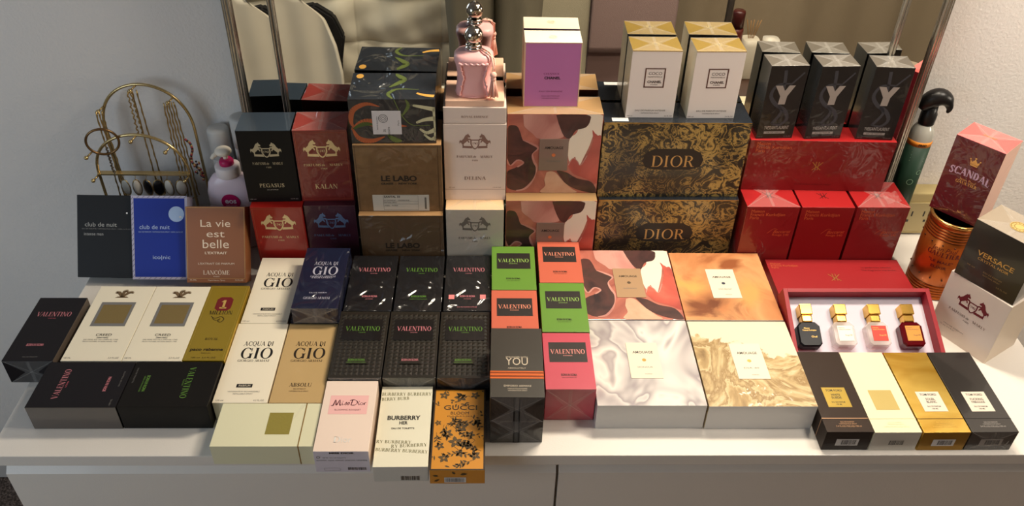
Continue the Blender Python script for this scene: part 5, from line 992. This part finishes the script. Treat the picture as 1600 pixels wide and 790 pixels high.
r = root('cream_tub', 'white squarish lotion tube standing on the side table', 'lotion tube', (78, -66, tz), 0); bm = newbm(); lathe(bm, [(2.6, 0), (2.7, .3), (2.7, 9.5), (2.3, 10)], 24, sup=4); link('body', bm, K('tube_white', (212, 204, 186), .4), r, True); bm = newbm(); lathe(bm, [(2.4, 10), (2.4, 12.5)], 24, sup=4); link('cap', bm, K('tube_cap', (220, 212, 196), .4), r, True)
r = root('jar', 'dark jar with black lid on the side table', 'jar', (60.5, -66, tz), 0); bm = newbm(); lathe(bm, [(2.4, 0), (2.5, .3), (2.5, 7), (2.2, 7.4)], 24); link('body', bm, K('jar_brown', (60, 42, 30), .3), r, True); bm = newbm(); lathe(bm, [(2.5, 7.4), (2.5, 10.2), (2.3, 10.5)], 24); link('lid', bm, bkp, r, True)

# ------------------------------------------------------------------ the photographer (behind the camera, legs seen in the mirror)
pr_ = root('person', 'person in loose olive cropped trousers standing, hands raised, seen in the mirror', 'person', (-7.8, -108, -FZ), 0)
def skinbody(name, verts, edges, radii, m, parent, lv=2):
    me = bpy.data.meshes.new(name); me.from_pydata([tuple(c*.01 for c in v) for v in verts], edges, []); me.materials.append(m)
    o = bpy.data.objects.new(name, me); C.objects.link(o); o.parent = parent
    sk = o.modifiers.new('skin', 'SKIN'); sk.use_smooth_shade = True
    for i, rr_ in enumerate(radii):
        a, b_ = rr_ if isinstance(rr_, tuple) else (rr_, rr_); me.skin_vertices[0].data[i].radius = (a*.01, b_*.01)
    me.skin_vertices[0].data[0].use_root = True
    sb = o.modifiers.new('sub', 'SUBSURF'); sb.levels = lv; sb.render_levels = lv; return o
skin = K('skin', (196, 150, 124), .55)
V_ = [(0, 0, 92), (0, 0, 106), (0, 1, 122), (0, 0, 138), (0, 0, 146), (0, 2, 152), (0, 3, 160), (0, 2, 168)]
E_ = [(i, i+1) for i in range(7)]; Rd = [(15, 10), (13, 9), (15, 10), (14, 9), (5.5, 5.5), (5, 5.5), (7, 8.5), (5.5, 7)]
def limb(start, pts, rads):
    s = start
    for p, q in zip(pts, rads): V_.append(p); Rd.append(q); E_.append((s, len(V_)-1)); s = len(V_)-1
    return s
for sx in (-1, 1):
    limb(0, [(sx*9, 0, 84), (sx*9.5, 1, 48), (sx*9.5, -2, 28), (sx*9.5, -2, 8), (sx*10, 4, 3), (sx*10.5, 13, 2.2)], [9, 6.2, 5.4, 3.6, 3.6, 2.4])
    h = limb(3, [(sx*17, 0, 139), (sx*23, 6, 118), (sx*13, 14, 138), (sx*10.5, 16, 148), (sx*10, 17, 153)], [5.5, 4.4, 3.6, 2.8, 3.2])
    for k in range(4):
        limb(h, [(sx*(10.5-k*1.0), 18.5+.6*k, 158-k*.5), (sx*(9.2-k*1.0), 20+.6*k, 161-k), (sx*(7.0-k*.6), 20.5+.6*k, 162-k*1.2)], [.9, .85, .7])
    limb(h, [(sx*8, 17, 153), (sx*5.6, 18.5, 155), (sx*4, 19, 157)], [1.1, .95, .8])
skinbody('body', V_, E_, Rd, skin, pr_)
bm = newbm()
ball(bm, (0, -.5, 168.5), 9.6, 24, 0, (.88, 1.0, .95)); bmbox(bm, -7.5, 7.5, -9, -3, 148, 166, 2.5, 3)
link('hair', bm, K('hair_brown', (58, 40, 30), .6), pr_, True)
bm = newbm(); ball(bm, (0, 11.6, 161), 1.3, 10, 0, (.8, 1, 1.3)); link('nose', bm, skin, pr_, True)
bm = newbm()
for sx in (-1, 1): ball(bm, (sx*3.2, 10.6, 164), .95, 10)
link('eye', bm, K('eye_white', (220, 216, 210), .3), pr_, True)
bm = newbm(); ball(bm, (0, 10.8, 156.6), 1.9, 10, 0, (1, .4, .35)); link('mouth', bm, K('lip', (170, 96, 90), .5), pr_, True)
bm = newbm()
for sx in (-1, 1): ball(bm, (sx*8.2, 2.5, 162), 2.0, 10, 0, (.4, .8, 1.2))
link('ear', bm, skin, pr_, True)
olive = K('olive_linen', (132, 124, 104), .9, bump=(600, .001))
bm = newbm()
for sx in (-1, 1):
    prof = [(8.2, 32), (8.1, 45), (8.6, 62), (10.2, 80), (10.8, 90)]; n = 40; rings = []
    for r_, zz in prof+[(r_-.5, zz) for r_, zz in prof[::-1]]:
        rings.append([bm.verts.new((sx*(8.1+.02*(zz-40))+r_*math.cos(2*PI*k/n)*(1+.05*math.sin(5*2*PI*k/n+zz*.05)), r_*.95*math.sin(2*PI*k/n)*(1+.05*math.sin(6*2*PI*k/n)), zz)) for k in range(n)])
    for a, b_ in zip(rings, rings[1:]):
        for k in range(n): bm.faces.new((a[k], a[(k+1) % n], b_[(k+1) % n], b_[k]))
lathe(bm, [(.5, 70), (6, 71), (10.4, 77), (11.6, 85), (11.8, 92), (10.8, 104), (10.0, 104.2)], 36, sx=1.62); link('trousers', bm, olive, pr_, True)['label'] = 'loose olive cropped trousers'
bm = newbm(); lathe(bm, [(12.2, 97), (11.4, 108), (12.0, 122), (12.0, 134), (10.2, 142), (6.2, 147), (5.8, 146)], 40, sx=1.6)
for sx in (-1, 1): tube(bm, [(sx*15, 0, 139), (sx*20.5, 3.2, 127), (sx*23, 6, 119)], [8.6, 7.6, 7.2], 16)
link('shirt', bm, K('shirt_grey', (96, 98, 104), .9), pr_, True)
bm = newbm(); bmbox(bm, -7.6, 7.6, 24.6, 25.4, 155.5, 163, .3, 2)
o = link('phone', bm, bkp, None); o.location = P(-9, -108, -FZ); tag(o, 'black phone held up in the photographer\'s raised hands', 'phone')
